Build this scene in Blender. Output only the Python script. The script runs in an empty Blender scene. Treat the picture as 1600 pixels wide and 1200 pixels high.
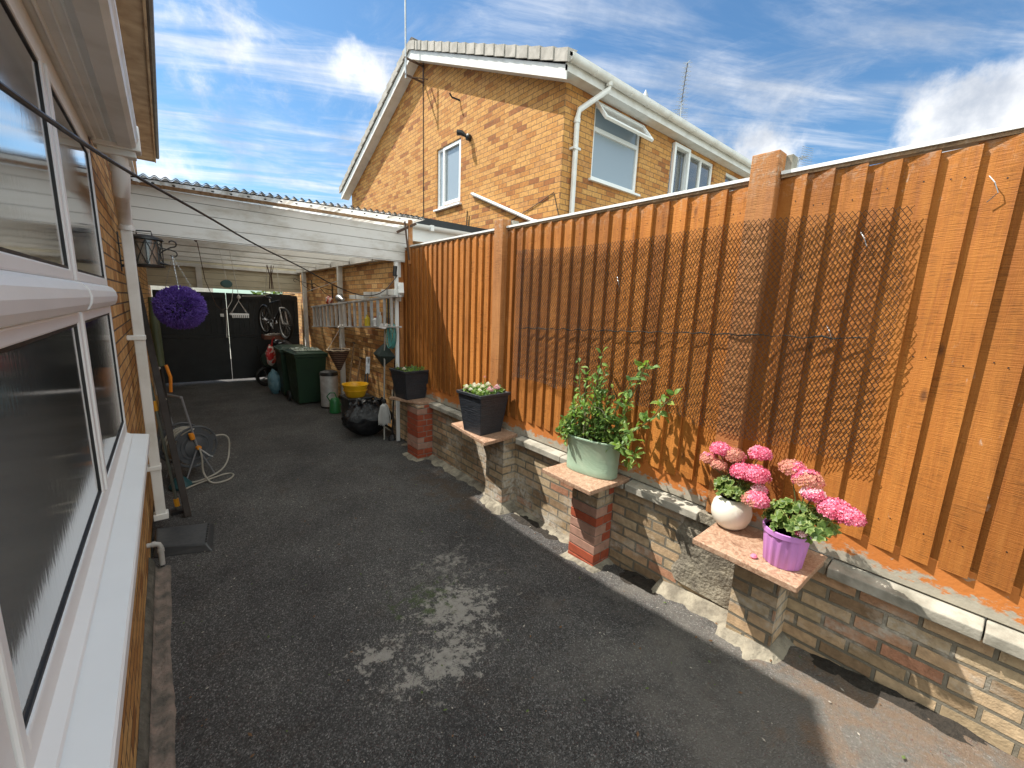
import bpy, math, random
from mathutils import Vector, Matrix
R = math.radians
random.seed(7)
SC = bpy.context.scene
COL = SC.collection

# ---------------------------------------------------------------- camera
cd = bpy.data.cameras.new('camera'); cam = bpy.data.objects.new('camera', cd); COL.objects.link(cam)
cd.sensor_width = 36; cd.lens = 36 * 648.553 / 1600; cd.clip_start = 0.02; cd.clip_end = 2000
CAMP = Vector((0, 0, 1.95))
pa, ya, ra = R(10.35815901), R(39.71534876), R(2.25165467)
F = Vector((math.sin(ya) * math.cos(pa), math.cos(ya) * math.cos(pa), -math.sin(pa)))
Rt = Vector((math.cos(ya), -math.sin(ya), 0)); Up = Rt.cross(F)
R2 = Rt * math.cos(ra) + Up * math.sin(ra); U2 = -Rt * math.sin(ra) + Up * math.cos(ra)
M = Matrix((R2, U2, -F)).transposed().to_4x4(); M.translation = CAMP
cam.matrix_world = M; SC.camera = cam
# ---------------------------------------------------------------- exposure
SC.view_settings.view_transform = 'Standard'; SC.view_settings.look = 'None'
SC.view_settings.exposure = 1.05; SC.view_settings.gamma = 1
# ---------------------------------------------------------------- sun
SUND = Vector((-0.41, 0.60, 1.0)).normalized()
sl = bpy.data.lights.new('sun', 'SUN'); so = bpy.data.objects.new('sun', sl); COL.objects.link(so)
sl.energy = 4.0; sl.angle = R(0.5); sl.color = (1.0, 0.95, 0.86)
so.rotation_euler = SUND.to_track_quat('Z', 'Y').to_euler(); so.location = (-6, 9, 15)
# ---------------------------------------------------------------- world: sky and clouds
W = bpy.data.worlds.new('World'); SC.world = W; W.use_nodes = True
nt = W.node_tree; N = nt.nodes; N.clear()
def nn(t, **k):
    n = N.new(t)
    for a, b in k.items(): setattr(n, a, b)
    return n
def wm(op, a, b=None, c=None, clamp=False):
    n = nn('ShaderNodeMath', operation=op, use_clamp=clamp)
    for i, v in enumerate((a, b, c)):
        if v is None: continue
        if isinstance(v, (int, float)): n.inputs[i].default_value = v
        else: nt.links.new(v, n.inputs[i])
    return n.outputs[0]
def wramp(v, p0, p1):
    n = nn('ShaderNodeMapRange', interpolation_type='SMOOTHSTEP'); nt.links.new(v, n.inputs[0])
    n.inputs[1].default_value = p0; n.inputs[2].default_value = p1
    return n.outputs[0]
sky = nn('ShaderNodeTexSky', sky_type='NISHITA', sun_disc=False, sun_elevation=math.asin(SUND.z),
         sun_rotation=math.atan2(SUND.x, SUND.y), altitude=60, air_density=1.0, dust_density=0.6, ozone_density=2.2)
tc = nn('ShaderNodeTexCoord'); sp = nn('ShaderNodeSeparateXYZ'); nt.links.new(tc.outputs['Generated'], sp.inputs[0])
zc = wm('MAXIMUM', sp.outputs[2], 0.05)
px = wm('DIVIDE', sp.outputs[0], zc); py = wm('DIVIDE', sp.outputs[1], zc)
cv = nn('ShaderNodeCombineXYZ'); nt.links.new(px, cv.inputs[0]); nt.links.new(py, cv.inputs[1])
def wnoise(scale, detail, rough, sc=(1, 1, 1), rot=0, loc=(0, 0, 0), dist=0, src=None):
    mp = nn('ShaderNodeMapping'); mp.inputs['Scale'].default_value = sc; mp.inputs['Rotation'].default_value = (0, 0, rot)
    mp.inputs['Location'].default_value = loc
    r0 = nn('ShaderNodeMapping'); r0.inputs['Rotation'].default_value = (0, 0, rot)
    nt.links.new(src or cv.outputs[0], r0.inputs[0]); nt.links.new(r0.outputs[0], mp.inputs[0]); mp.inputs['Rotation'].default_value = (0, 0, 0)
    t = nn('ShaderNodeTexNoise'); t.inputs['Scale'].default_value = scale; t.inputs['Detail'].default_value = detail
    t.inputs['Roughness'].default_value = rough; t.inputs['Distortion'].default_value = dist
    nt.links.new(mp.outputs[0], t.inputs[0]); return t.outputs[0]
# cirrus streaks (long across the drive), thin veils, cumulus heaps in two parts of the sky
st = wnoise(1.0, 7, 0.62, sc=(0.55, 3.2, 1), rot=R(28), dist=0.5)
ve = wnoise(0.9, 8, 0.68, sc=(1, 1, 1), loc=(3.1, 1.7, 0), dist=1.4)
cu = wnoise(4.6, 12, 0.62, src=tc.outputs['Generated'], loc=(1.3, 0.4, 2.2))
cirrus = wm('MULTIPLY', wramp(st, 0.40, 0.74), 0.72)
veil = wm('MULTIPLY', wramp(ve, 0.44, 0.80), 0.6)
def lump(d, r0, r1):
    d = Vector(d).normalized(); v = nn('ShaderNodeVectorMath', operation='DISTANCE')
    nt.links.new(tc.outputs['Generated'], v.inputs[0]); v.inputs[1].default_value = d
    n = nn('ShaderNodeMapRange', interpolation_type='SMOOTHSTEP'); nt.links.new(v.outputs['Value'], n.inputs[0])
    n.inputs[1].default_value = r0; n.inputs[2].default_value = r1; n.inputs[3].default_value = 1; n.inputs[4].default_value = 0
    return n.outputs[0]
def skydir(x, y): return (R2 * (x - 800) - U2 * (y - 600) + F * 648.553)
LUMPS = [(skydir(1560, 240), 0.0, 0.26, .42), (skydir(1190, 270), 0.0, 0.17, .38), (skydir(330, 25), 0.0, 0.30, .22), (skydir(560, 105), 0.0, 0.13, .24), (skydir(270, 265), 0, 0.12, .22)]
tot = None
for d, a, b, k_ in LUMPS:
    l = wm('MULTIPLY', lump(d, a, b), k_)
    tot = l if tot is None else wm('MAXIMUM', tot, l)
heap = wramp(wm('ADD', cu, tot), 0.66, 0.84)
inv = lambda a: wm('SUBTRACT', 1.0, a)
mask = inv(wm('MULTIPLY', wm('MULTIPLY', inv(cirrus), inv(veil)), inv(wm('MULTIPLY', heap, 0.93))))
low = wramp(sp.outputs[2], 0.0, 0.09)
mask = wm('MULTIPLY', mask, low, clamp=True)
shade = wnoise(5.5, 7, 0.6, src=tc.outputs['Generated'], loc=(0.5, 2, 0))
cc = nn('ShaderNodeMix', data_type='RGBA'); nt.links.new(wramp(shade, 0.35, 0.62), cc.inputs[0])
cc.inputs[6].default_value = (3.3, 3.6, 4.1, 1); cc.inputs[7].default_value = (6.6, 6.6, 6.6, 1)
tint = nn('ShaderNodeMix', data_type='RGBA', blend_type='MULTIPLY'); tint.inputs[0].default_value = 1
nt.links.new(sky.outputs[0], tint.inputs[6]); tint.inputs[7].default_value = (0.58, 0.82, 0.92, 1)
# fill light added to the sky: bright cloud behind and above the camera, unseen
fill_cloud = nn('ShaderNodeMapRange', interpolation_type='SMOOTHSTEP'); nt.links.new(wm('ADD', lump((-0.45, -0.55, 0.85), 0.45, 1.36), wm('MULTIPLY', wm('SUBTRACT', cu, 0.5), 0.8)), fill_cloud.inputs[0])
fill_cloud.inputs[1].default_value = 0.12; fill_cloud.inputs[2].default_value = 0.5
mask = wm('MAXIMUM', mask, wm('MULTIPLY', fill_cloud.outputs[0], 0.95))
gain = nn('ShaderNodeMix', data_type='RGBA'); nt.links.new(fill_cloud.outputs[0], gain.inputs[0]); gain.inputs[6].default_value = (1, 1, 1, 1); gain.inputs[7].default_value = (2.0, 2.13, 2.0, 1)
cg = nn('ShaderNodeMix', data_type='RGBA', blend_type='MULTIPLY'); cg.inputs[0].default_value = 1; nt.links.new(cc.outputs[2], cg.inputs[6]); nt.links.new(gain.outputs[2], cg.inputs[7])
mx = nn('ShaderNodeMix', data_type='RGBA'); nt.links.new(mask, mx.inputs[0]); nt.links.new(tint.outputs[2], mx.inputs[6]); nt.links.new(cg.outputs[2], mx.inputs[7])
bg = nn('ShaderNodeBackground'); bg.inputs[1].default_value = 0.09; nt.links.new(mx.outputs[2], bg.inputs[0])
wo = nn('ShaderNodeOutputWorld'); nt.links.new(bg.outputs[0], wo.inputs[0])
SC.render.engine = 'CYCLES'

# ---------------------------------------------------------------- material helpers
class NT:
    def __init__(s, name):
        s.m = bpy.data.materials.new(name); s.m.use_nodes = True; s.t = s.m.node_tree; s.t.nodes.clear()
        s.o = s.n('ShaderNodeOutputMaterial'); s.b = s.n('ShaderNodeBsdfPrincipled'); s.l(s.b.outputs[0], s.o.inputs[0])
        s.geo = s.n('ShaderNodeNewGeometry'); s.tc = s.n('ShaderNodeTexCoord')
    def n(s, ty, **k):
        x = s.t.nodes.new(ty)
        for a, b in k.items(): setattr(x, a, b)
        return x
    def l(s, a, b): s.t.links.new(a, b)
    def put(s, v, sock):
        if isinstance(v, (int, float)): sock.default_value = v
        elif isinstance(v, tuple): sock.default_value = (v + (1,))[:4] if len(sock.default_value) == 4 else v
        else: s.l(v, sock)
    def math(s, op, a, b=None, clamp=False):
        x = s.n('ShaderNodeMath', operation=op, use_clamp=clamp); s.put(a, x.inputs[0])
        if b is not None: s.put(b, x.inputs[1])
        return x.outputs[0]
    def rng(s, v, a, b, c=0, d=1):
        x = s.n('ShaderNodeMapRange'); s.put(v, x.inputs[0])
        for i, q in enumerate((a, b, c, d)): x.inputs[i + 1].default_value = q
        return x.outputs[0]
    def mix(s, f, a, b, mode='MIX'):
        x = s.n('ShaderNodeMix', data_type='RGBA', blend_type=mode); s.put(f, x.inputs[0]); s.put(a, x.inputs[6]); s.put(b, x.inputs[7]); return x.outputs[2]
    def ramp(s, v, stops, interp='LINEAR'):
        x = s.n('ShaderNodeValToRGB'); s.put(v, x.inputs[0]); cr = x.color_ramp; cr.interpolation = interp
        while len(cr.elements) < len(stops): cr.elements.new(0.5)
        for e, (p, c) in zip(cr.elements, stops): e.position = p; e.color = c + (1,) if len(c) == 3 else c
        return x.outputs[0]
    def vec(s, sc=(1, 1, 1), src='pos', loc=(0, 0, 0), rot=(0, 0, 0)):
        x = s.n('ShaderNodeMapping'); x.inputs['Scale'].default_value = sc; x.inputs['Location'].default_value = loc; x.inputs['Rotation'].default_value = rot
        s.l({'pos': s.geo.outputs['Position'], 'obj': s.tc.outputs['Object']}[src] if isinstance(src, str) else src, x.inputs[0]); return x.outputs[0]
    def noise(s, scale, vec=None, detail=4, rough=.55, dist=0):
        x = s.n('ShaderNodeTexNoise'); x.inputs['Scale'].default_value = scale; x.inputs['Detail'].default_value = detail
        x.inputs['Roughness'].default_value = rough; x.inputs['Distortion'].default_value = dist
        s.l(vec if vec is not None else s.geo.outputs['Position'], x.inputs[0]); return x.outputs[0]
    def voro(s, scale, vec=None, feature='F1', out=0, rnd=1):
        x = s.n('ShaderNodeTexVoronoi', feature=feature); x.inputs['Scale'].default_value = scale; x.inputs['Randomness'].default_value = rnd
        s.l(vec if vec is not None else s.geo.outputs['Position'], x.inputs[0]); return x.outputs[out]
    def bump(s, h, strength=.5, dist=.01, nrm=None):
        x = s.n('ShaderNodeBump'); x.inputs['Strength'].default_value = strength; x.inputs['Distance'].default_value = dist; s.l(h, x.inputs['Height'])
        if nrm is not None: s.l(nrm, x.inputs['Normal'])
        return x.outputs[0]
    def fin(s, col=None, rough=None, nrm=None, metal=None, spec=None):
        if col is not None: s.put(col, s.b.inputs['Base Color'])
        if rough is not None: s.put(rough, s.b.inputs['Roughness'])
        if nrm is not None: s.l(nrm, s.b.inputs['Normal'])
        if metal is not None: s.b.inputs['Metallic'].default_value = metal
        if spec is not None: s.b.inputs['Specular IOR Level'].default_value = spec
        return s.m
def simple(name, c, rough=.5, c2=None, sc=8, bs=0, bd=.004, bsc=60, metal=0, src='pos', lo=.35, hi=.65, stretch=(1, 1, 1), spec=None, detail=5):
    m = NT(name); v = m.vec(stretch, src); c2 = c2 or tuple(x * .8 for x in c)
    col = m.mix(m.rng(m.noise(sc, v, detail), lo, hi), c, c2)
    nr = m.bump(m.noise(bsc, v, 4), bs, bd) if bs else None
    r = m.rng(m.noise(sc * 2.3, v), .3, .7, max(0, rough - .07), min(1, rough + .1))
    return m.fin(col, r, nr, metal, spec)

def brick_mat(name, stops, mortar, msize=.006, stain=None, stain_sc=2.0, stain_lo=.55, stain_hi=.7, bumps=.6, zoff=0, fine=(.75, 1.2), bias=0, width=.225):
    m = NT(name); s = m.n('ShaderNodeSeparateXYZ'); m.l(m.geo.outputs['Position'], s.inputs[0])
    wob = m.math('MULTIPLY', m.math('SUBTRACT', m.noise(9), .5), .006)
    u = m.math('ADD', s.outputs[0], s.outputs[1]); c = m.n('ShaderNodeCombineXYZ'); m.l(u, c.inputs[0]); m.l(m.math('ADD', m.math('ADD', s.outputs[2], wob), zoff), c.inputs[1])
    b = m.n('ShaderNodeTexBrick'); m.l(c.outputs[0], b.inputs['Vector'])
    for k, v in (('Color1', (0, 0, 0, 1)), ('Color2', (1, 1, 1, 1)), ('Mortar', (0.5, 0.5, 0.5, 1)), ('Scale', 1.0), ('Mortar Size', msize), ('Mortar Smooth', .25), ('Bias', bias), ('Brick Width', width), ('Row Height', .075)): b.inputs[k].default_value = v
    col = m.ramp(b.outputs['Color'], stops, 'LINEAR')
    col = m.mix(1, col, m.ramp(m.noise(26, detail=6), [(.3, (fine[0],) * 3), (.7, (fine[1],) * 3)]), 'MULTIPLY')
    col = m.mix(m.rng(m.noise(70, detail=3), .62, .72, 0, .45), col, (stops[0][1]))
    col = m.mix(b.outputs['Fac'], col, m.mix(m.noise(20), mortar, tuple(x * .65 for x in mortar)))
    if stain:
        f = m.math('MULTIPLY', m.rng(m.noise(stain_sc, m.vec((1, 1, 1.6)), 8, .65), stain_lo, stain_hi), m.rng(m.noise(38, detail=5), .3, .6))
        col = m.mix(f, col, stain)
    h = m.math('ADD', m.math('MULTIPLY', m.math('SUBTRACT', 1.0, b.outputs['Fac']), 1.0), m.math('MULTIPLY', m.noise(90, detail=5), .45))
    return m.fin(col, m.rng(m.noise(30), .3, .7, .8, .95), m.bump(h, bumps, .008), spec=.25)

GOLD = [(0, (.27, .105, .04)), (.12, (.40, .165, .05)), (.3, (.48, .225, .065)), (.55, (.54, .275, .085)), (.8, (.56, .30, .10)), (1, (.47, .23, .08))]
M_ = {}
M_['brick_gold'] = brick_mat('neighbour_brick', GOLD, (.16, .11, .07), msize=.0045)
M_['brick_garage'] = brick_mat('garage_brick', [(0, (.30, .13, .05)), (.3, (.46, .23, .08)), (.6, (.57, .32, .12)), (1, (.60, .37, .16))], (.20, .15, .10), msize=.005)
M_['brick_own'] = brick_mat('house_brick', [(0, (.30, .13, .04)), (.4, (.52, .27, .09)), (1, (.60, .36, .14))], (.14, .10, .07), msize=.006)
M_['brick_low'] = brick_mat('weathered_brick', [(0, (.24, .155, .09)), (.35, (.36, .265, .16)), (.6, (.45, .345, .22)), (.85, (.48, .32, .19)), (1, (.37, .18, .11))], (.22, .195, .15), msize=.009,
                            stain=(.52, .48, .41), stain_sc=2.2, stain_lo=.48, stain_hi=.62, bumps=1.0)
M_['brick_pink'] = brick_mat('pale_pink_brick', [(0, (.24, .10, .06)), (.5, (.40, .24, .17)), (1, (.34, .17, .10))], (.24, .2, .17), msize=.007, stain=(.5, .42, .36), stain_lo=.5, stain_hi=.66)
M_['brick_red'] = simple('red_brick', (.36, .075, .03), .8, (.28, .055, .025), 20, .4, .003)
M_['brick_buff'] = simple('scuffed_pink_brick', (.42, .23, .17), .88, (.30, .17, .12), 12, .6, .004)
M_['mortar'] = simple('grey_mortar', (.30, .27, .22), .95, (.2, .18, .15), 20, .7, .004)

def asphalt():
    m = NT('asphalt'); P = m.geo.outputs['Position']
    c = m.ramp(m.noise(1.3, detail=7, rough=.6), [(.3, (.042, .040, .040)), (.62, (.085, .081, .077))])
    c = m.mix(m.rng(m.noise(3.1, detail=8, rough=.7), .56, .72, 0, .65), c, (.052, .036, .026))
    # aggregate
    v = m.n('ShaderNodeTexVoronoi'); v.inputs['Scale'].default_value = 175; m.l(P, v.inputs[0])
    c = m.mix(.75, c, m.ramp(v.outputs['Color'], [(0, (.15,) * 3), (.5, (.75,) * 3), (.75, (1.6,) * 3), (1, (4.6,) * 3)]), 'MULTIPLY')
    v2 = m.n('ShaderNodeTexVoronoi'); v2.inputs['Scale'].default_value = 34; m.l(P, v2.inputs[0])
    chip = m.math('MULTIPLY', m.math('LESS_THAN', v2.outputs['Distance'], .11), m.math('GREATER_THAN', m.rng(v2.outputs['Color'], 0, 1), .80))
    c = m.mix(m.math('MULTIPLY', chip, .8), c, (.36, .33, .28))
    # old cement smear on the asphalt
    def blob(x, y, rx, ry, thr0, thr1, sc):
        mp = m.vec((1 / rx, 1 / ry, 0), loc=(-x / rx, -y / ry, 0)); d = m.n('ShaderNodeVectorMath', operation='LENGTH'); m.l(mp, d.inputs[0])
        return m.rng(m.math('ADD', m.noise(sc, detail=10, rough=.78, dist=.3), m.math('MULTIPLY', m.math('SUBTRACT', 1.0, d.outputs['Value']), .22)), thr0, thr1)
    grey = m.mix(m.noise(22, detail=6), (.21, .195, .17), (.42, .39, .35))
    for a in ((1.30, 2.05, .46, .36, .60, .655, 15), (1.02, 1.72, .50, .26, .615, .67, 19), (.75, 2.0, .35, .2, .64, .69, 16), (1.5, 2.5, .7, .6, .66, .82, 11)):
        c = m.mix(m.math('MULTIPLY', blob(*a), .85), c, grey)
    c = m.mix(m.math('MULTIPLY', blob(1.2, 2.25, .5, .4, .66, .74, 12), .8), c, (.05, .075, .02))
    c = m.mix(m.math('MULTIPLY', blob(2.2, .2, .8, 1.2, .40, .62, 2), .55), c, (.17, .155, .135))
    # rusty silt along the kerb side, near end
    c = m.mix(m.math('MULTIPLY', blob(2.5, -.1, .9, .9, .56, .70, 6), .55), c, (.17, .10, .055))
    c = m.mix(m.math('MULTIPLY', blob(2.2, 3.6, .45, 1.4, .60, .72, 7), .6), c, (.085, .055, .035))
    # red grit
    c = m.mix(m.math('MULTIPLY', m.math('GREATER_THAN', m.noise(120, detail=1), .70), .6), c, (.10, .03, .03))
    h = m.math('ADD', m.math('SUBTRACT', 1.0, v.outputs['Distance']), m.math('MULTIPLY', m.noise(14, detail=6), .8))
    return m.fin(c, m.rng(m.noise(40), .3, .7, .72, .95), m.bump(h, .75, .006), spec=.35)
M_['asphalt'] = asphalt()
M_['earth'] = simple('dark_earth', (.02, .016, .012), .95, (.035, .027, .02), 30, 1, .02, 60)
M_['grass'] = simple('pale_paving', (.26, .25, .22), .9, (.18, .18, .13), 3)
M_['cement'] = simple('rough_cement', (.31, .275, .21), .95, (.15, .13, .10), 9, 1, .015, 45, lo=.4, hi=.62)
M_['cement_pink'] = simple('pinkish_concrete_channel', (.25, .19, .155), .95, (.10, .09, .075), 13, 1, .012, 60)
M_['coping'] = simple('concrete_coping', (.40, .37, .31), .92, (.19, .175, .14), 6, .6, .004, 70, lo=.42, hi=.66)
def wood(name, a, b, c3, grain='z', scuff=0):
    m = NT(name); st = {'z': (42, 42, 1.6), 'y': (42, 1.6, 42), 'x': (1.6, 42, 42)}[grain]
    isl = m.geo.outputs['Random Per Island']
    off = m.n('ShaderNodeCombineXYZ'); m.l(m.math('MULTIPLY', isl, 37.0), off.inputs[2]); m.l(m.math('MULTIPLY', isl, 11.0), off.inputs[0])
    va = m.n('ShaderNodeVectorMath', operation='ADD'); m.l(m.geo.outputs['Position'], va.inputs[0]); m.l(off.outputs[0], va.inputs[1]); P = va.outputs[0]
    g = m.noise(1, m.vec(st, P), 6, .6, .8)
    col = m.ramp(g, [(.25, a), (.5, b), (.75, c3)])
    col = m.mix(1, col, m.ramp(isl, [(0, (.62, .58, .56)), (.45, (.98, .97, .96)), (1, (1.22, 1.24, 1.26))]), 'MULTIPLY')
    ss = {'z': (1, 1, 26), 'y': (1, 26, 1), 'x': (26, 1, 1)}[grain]
    saw = m.noise(5, m.vec(tuple(x * 2.2 for x in ss), P), 3, .6)
    col = m.mix(m.math('MULTIPLY', m.rng(saw, .50, .62), m.rng(m.noise(3.3, m.vec((7, 7, 1.3), P), 4), .46, .58, .05, .85)), col, tuple(x * .42 for x in b))
    col = m.mix(m.rng(m.noise(1.7, P, 5), .45, .7, 0, .4), col, tuple(x * 1.25 for x in c3))
    # knots
    kv = m.n('ShaderNodeTexVoronoi'); kv.inputs['Scale'].default_value = 1; m.l(m.vec({'z': (7, 7, 3.2), 'y': (7, 3.2, 7), 'x': (3.2, 7, 7)}[grain], P), kv.inputs[0])
    kn = m.math('MULTIPLY', m.rng(m.math('ADD', kv.outputs['Distance'], m.math('MULTIPLY', m.noise(30, P), .05)), .07, .15, 1, 0), m.math('GREATER_THAN', m.rng(kv.outputs['Color'], 0, 1), .45))
    col = m.mix(m.math('MULTIPLY', kn, .8), col, (.10, .038, .014))
    if scuff: col = m.mix(m.math('MULTIPLY', m.rng(m.noise(34, m.vec((1, 1, .35), P), 5, .7), .64, .70), m.rng(m.noise(2.2, P), .45, .65, 0, scuff)), col, (.55, .47, .38))
    zz = m.n('ShaderNodeSeparateXYZ'); m.l(m.geo.outputs['Position'], zz.inputs[0])
    col = m.mix(m.math('MULTIPLY', m.rng(zz.outputs[2], 2.56, 2.70), m.rng(m.noise(28, P, 5, .7), .50, .62, 0, .6)), col, (.44, .33, .24))
    dk = m.noise(2.2, m.vec((9, 9, 1), P), 7, .7)
    col = m.mix(m.rng(dk, .56, .70, 0, .55), col, tuple(x * .5 for x in a))
    h = m.math('ADD', g, m.math('MULTIPLY', saw, 1.0))
    return m.fin(col, m.rng(g, .3, .7, .62, .82), m.bump(h, .7, .004), spec=.3)
M_['fence'] = wood('orange_stained_timber', (.31, .096, .015), (.39, .137, .023), (.47, .186, .039), 'z', .45)
M_['fence_post'] = wood('stained_post_timber', (.38, .145, .045), (.44, .18, .058), (.48, .225, .08), 'z', .6)
M_['old_timber'] = wood('weathered_timber', (.20, .12, .07), (.32, .2, .11), (.40, .27, .16), 'z', .2)
def gravel_board():
    m = NT('stained_concrete_board'); z = m.n('ShaderNodeSeparateXYZ'); m.l(m.geo.outputs['Position'], z.inputs[0])
    f = m.math('ADD', m.noise(11, m.vec((1, 1, 2)), 9, .7), m.rng(z.outputs[2], .745, .86, .34, 0))
    c = m.mix(m.rng(f, .62, .69), m.mix(m.noise(5), (.56, .20, .05), (.46, .145, .032)), m.mix(m.noise(30), (.46, .42, .34), (.28, .25, .2)))
    return m.fin(c, .85, m.bump(m.noise(60), .5, .004), spec=.25)
M_['gravel_board'] = gravel_board()
def slabmat():
    m = NT('marbled_stone_slab')
    n1 = m.noise(26, detail=9, rough=.75, dist=1.8); v = m.voro(70)
    c = m.ramp(n1, [(.30, (.12, .06, .04)), (.45, (.31, .18, .115)), (.56, (.43, .285, .195)), (.72, (.52, .40, .29))])
    c = m.mix(m.rng(v, .05, .3, .5, 0), c, (.24, .10, .06))
    return m.fin(c, m.rng(n1, .3, .7, .35, .6), m.bump(n1, .3, .003))
M_['slab'] = slabmat()
M_['upvc'] = simple('white_upvc', (.82, .83, .82), .42, (.80, .81, .80), 5, 0, spec=.5)
M_['upvc_old'] = simple('aged_white_upvc', (.74, .73, .70), .4, (.60, .58, .53), 5, 0, lo=.45, hi=.75)
def painted(name='white_painted_boards', groove=.115, base=(.74, .73, .70), dirty=(.50, .46, .39)):
    m = NT(name); z = m.n('ShaderNodeSeparateXYZ'); m.l(m.geo.outputs['Position'], z.inputs[0])
    fr = m.math('FRACT', m.math('DIVIDE', m.math('ADD', z.outputs[2], .02), groove)); g = m.rng(m.math('ABSOLUTE', m.math('SUBTRACT', fr, .5)), .47, .49)
    c = m.mix(m.rng(m.noise(2.3, m.vec((1, 1, 2.5)), 7, .65), .48, .72), base, dirty)
    c = m.mix(m.rng(m.noise(13, m.vec((1, 1, .5)), 6, .75), .66, .73, 0, .7), c, (.25, .2, .14))
    c = m.mix(m.math('MULTIPLY', g, .85), c, (.12, .10, .08))
    return m.fin(c, .55, m.bump(m.math('SUBTRACT', 1.0, g), .8, .006), spec=.35)
M_['boards'] = painted()
M_['cream_boards'] = painted('cream_painted_boards', .13, (.60, .55, .42), (.45, .40, .29))
M_['white_paint'] = simple('white_painted_timber', (.70, .69, .66), .5, (.52, .49, .44), 4, .2, .002, 80, lo=.45, hi=.75)
M_['soffit_brown'] = simple('stained_soffit_board', (.42, .30, .19), .85, (.24, .15, .085), 4, .4, .004, 30, lo=.35, hi=.7)
M_['fascia_dark'] = simple('dark_gutter_edge', (.09, .07, .06), .6)
M_['black_felt'] = simple('roofing_felt', (.035, .04, .045), .8)
M_['tile'] = simple('concrete_verge_tile', (.43, .40, .36), .9, (.28, .26, .23), 6, .5, .004, 50)
M_['roof_dark'] = simple('dark_roof_tiles', (.10, .085, .075), .9, (.06, .05, .045), 5, .6, .01, 20)
M_['rubber'] = simple('black_gasket', (.012, .012, .013), .5)
M_['blackmetal'] = simple('black_painted_metal', (.015, .015, .016), .45)
M_['blackgate'] = simple('black_gate_paint', (.008, .009, .010), .5, (.014, .016, .018), 4, .2, .002)
M_['steel'] = simple('galvanised_steel', (.45, .46, .47), .4, (.33, .34, .35), 10, metal=.9)
M_['alu'] = simple('dull_aluminium', (.62, .62, .62), .42, (.46, .46, .46), 12, metal=.45)
M_['brown_metal'] = simple('rusty_brown_bracket', (.10, .055, .035), .6)
def glassmat(name, tint, rough, bsc, bstr, trans=.5, stretch=(1, 1, 1)):
    m = NT(name); nr = m.bump(m.noise(bsc, m.vec(stretch), 3), bstr, .002)
    g = m.n('ShaderNodeBsdfGlossy'); g.inputs['Roughness'].default_value = rough; m.l(nr, g.inputs['Normal'])
    t = m.n('ShaderNodeBsdfTransparent'); t.inputs[0].default_value = tint + (1,)
    d = m.n('ShaderNodeBsdfDiffuse'); d.inputs[0].default_value = tuple(x * .72 for x in tint) + (1,)
    a = m.n('ShaderNodeMixShader'); a.inputs[0].default_value = 1 - trans; m.l(t.outputs[0], a.inputs[1]); m.l(d.outputs[0], a.inputs[2])
    fr = m.n('ShaderNodeFresnel'); fr.inputs[0].default_value = 1.62; m.l(nr, fr.inputs['Normal'])
    x = m.n('ShaderNodeMixShader'); m.l(m.math('MULTIPLY', fr.outputs[0], 2.1, True), x.inputs[0]); m.l(a.outputs[0], x.inputs[1]); m.l(g.outputs[0], x.inputs[2])
    m.l(x.outputs[0], m.o.inputs[0]); return m.m
M_['glass'] = glassmat('window_glass', (.85, .9, .9), .02, 3, .03, .85)
M_['frost'] = glassmat('textured_window_glass', (.80, .88, .86), .08, 60, .10, .55, (1, 1, .3))
M_['frost_blue'] = glassmat('frosted_bathroom_glass', (.55, .65, .72), .25, 40, .4, .25)
M_['interior'] = simple('room_wall', (.55, .56, .50), .9)
M_['net'] = simple('net_curtain', (.62, .66, .68), .9, (.38, .42, .45), 9, stretch=(3, 3, .2))
M_['translucent'] = (lambda m: (m.b.inputs['Transmission Weight'].__setattr__('default_value', 0), m)[1])(NT('corrugated_plastic'))
def corr():
    m = M_['translucent']; c = m.mix(m.rng(m.noise(4, m.vec((3, .4, 1)), 6), .42, .68), (.82, .82, .80), (.45, .42, .37))
    m.fin(c, .4); t = m.n('ShaderNodeBsdfTranslucent'); m.l(c, t.inputs[0]); x = m.n('ShaderNodeMixShader'); x.inputs[0].default_value = .6
    tp = m.n('ShaderNodeBsdfTransparent'); m.l(c, tp.inputs[0]); y = m.n('ShaderNodeMixShader'); sy_ = m.n('ShaderNodeSeparateXYZ'); m.l(m.geo.outputs['Position'], sy_.inputs[0]); m.l(m.math('MULTIPLY', m.rng(m.noise(1.1, m.vec((1, .5, 1)), 4), .40, .60, .0, .42), m.rng(sy_.outputs[1], 5.5, 5.9)), y.inputs[0])
    m.l(m.b.outputs[0], x.inputs[1]); m.l(t.outputs[0], x.inputs[2]); m.l(x.outputs[0], y.inputs[1]); m.l(tp.outputs[0], y.inputs[2]); m.l(y.outputs[0], m.o.inputs[0]); return m.m
M_['corrugated'] = corr()
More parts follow.
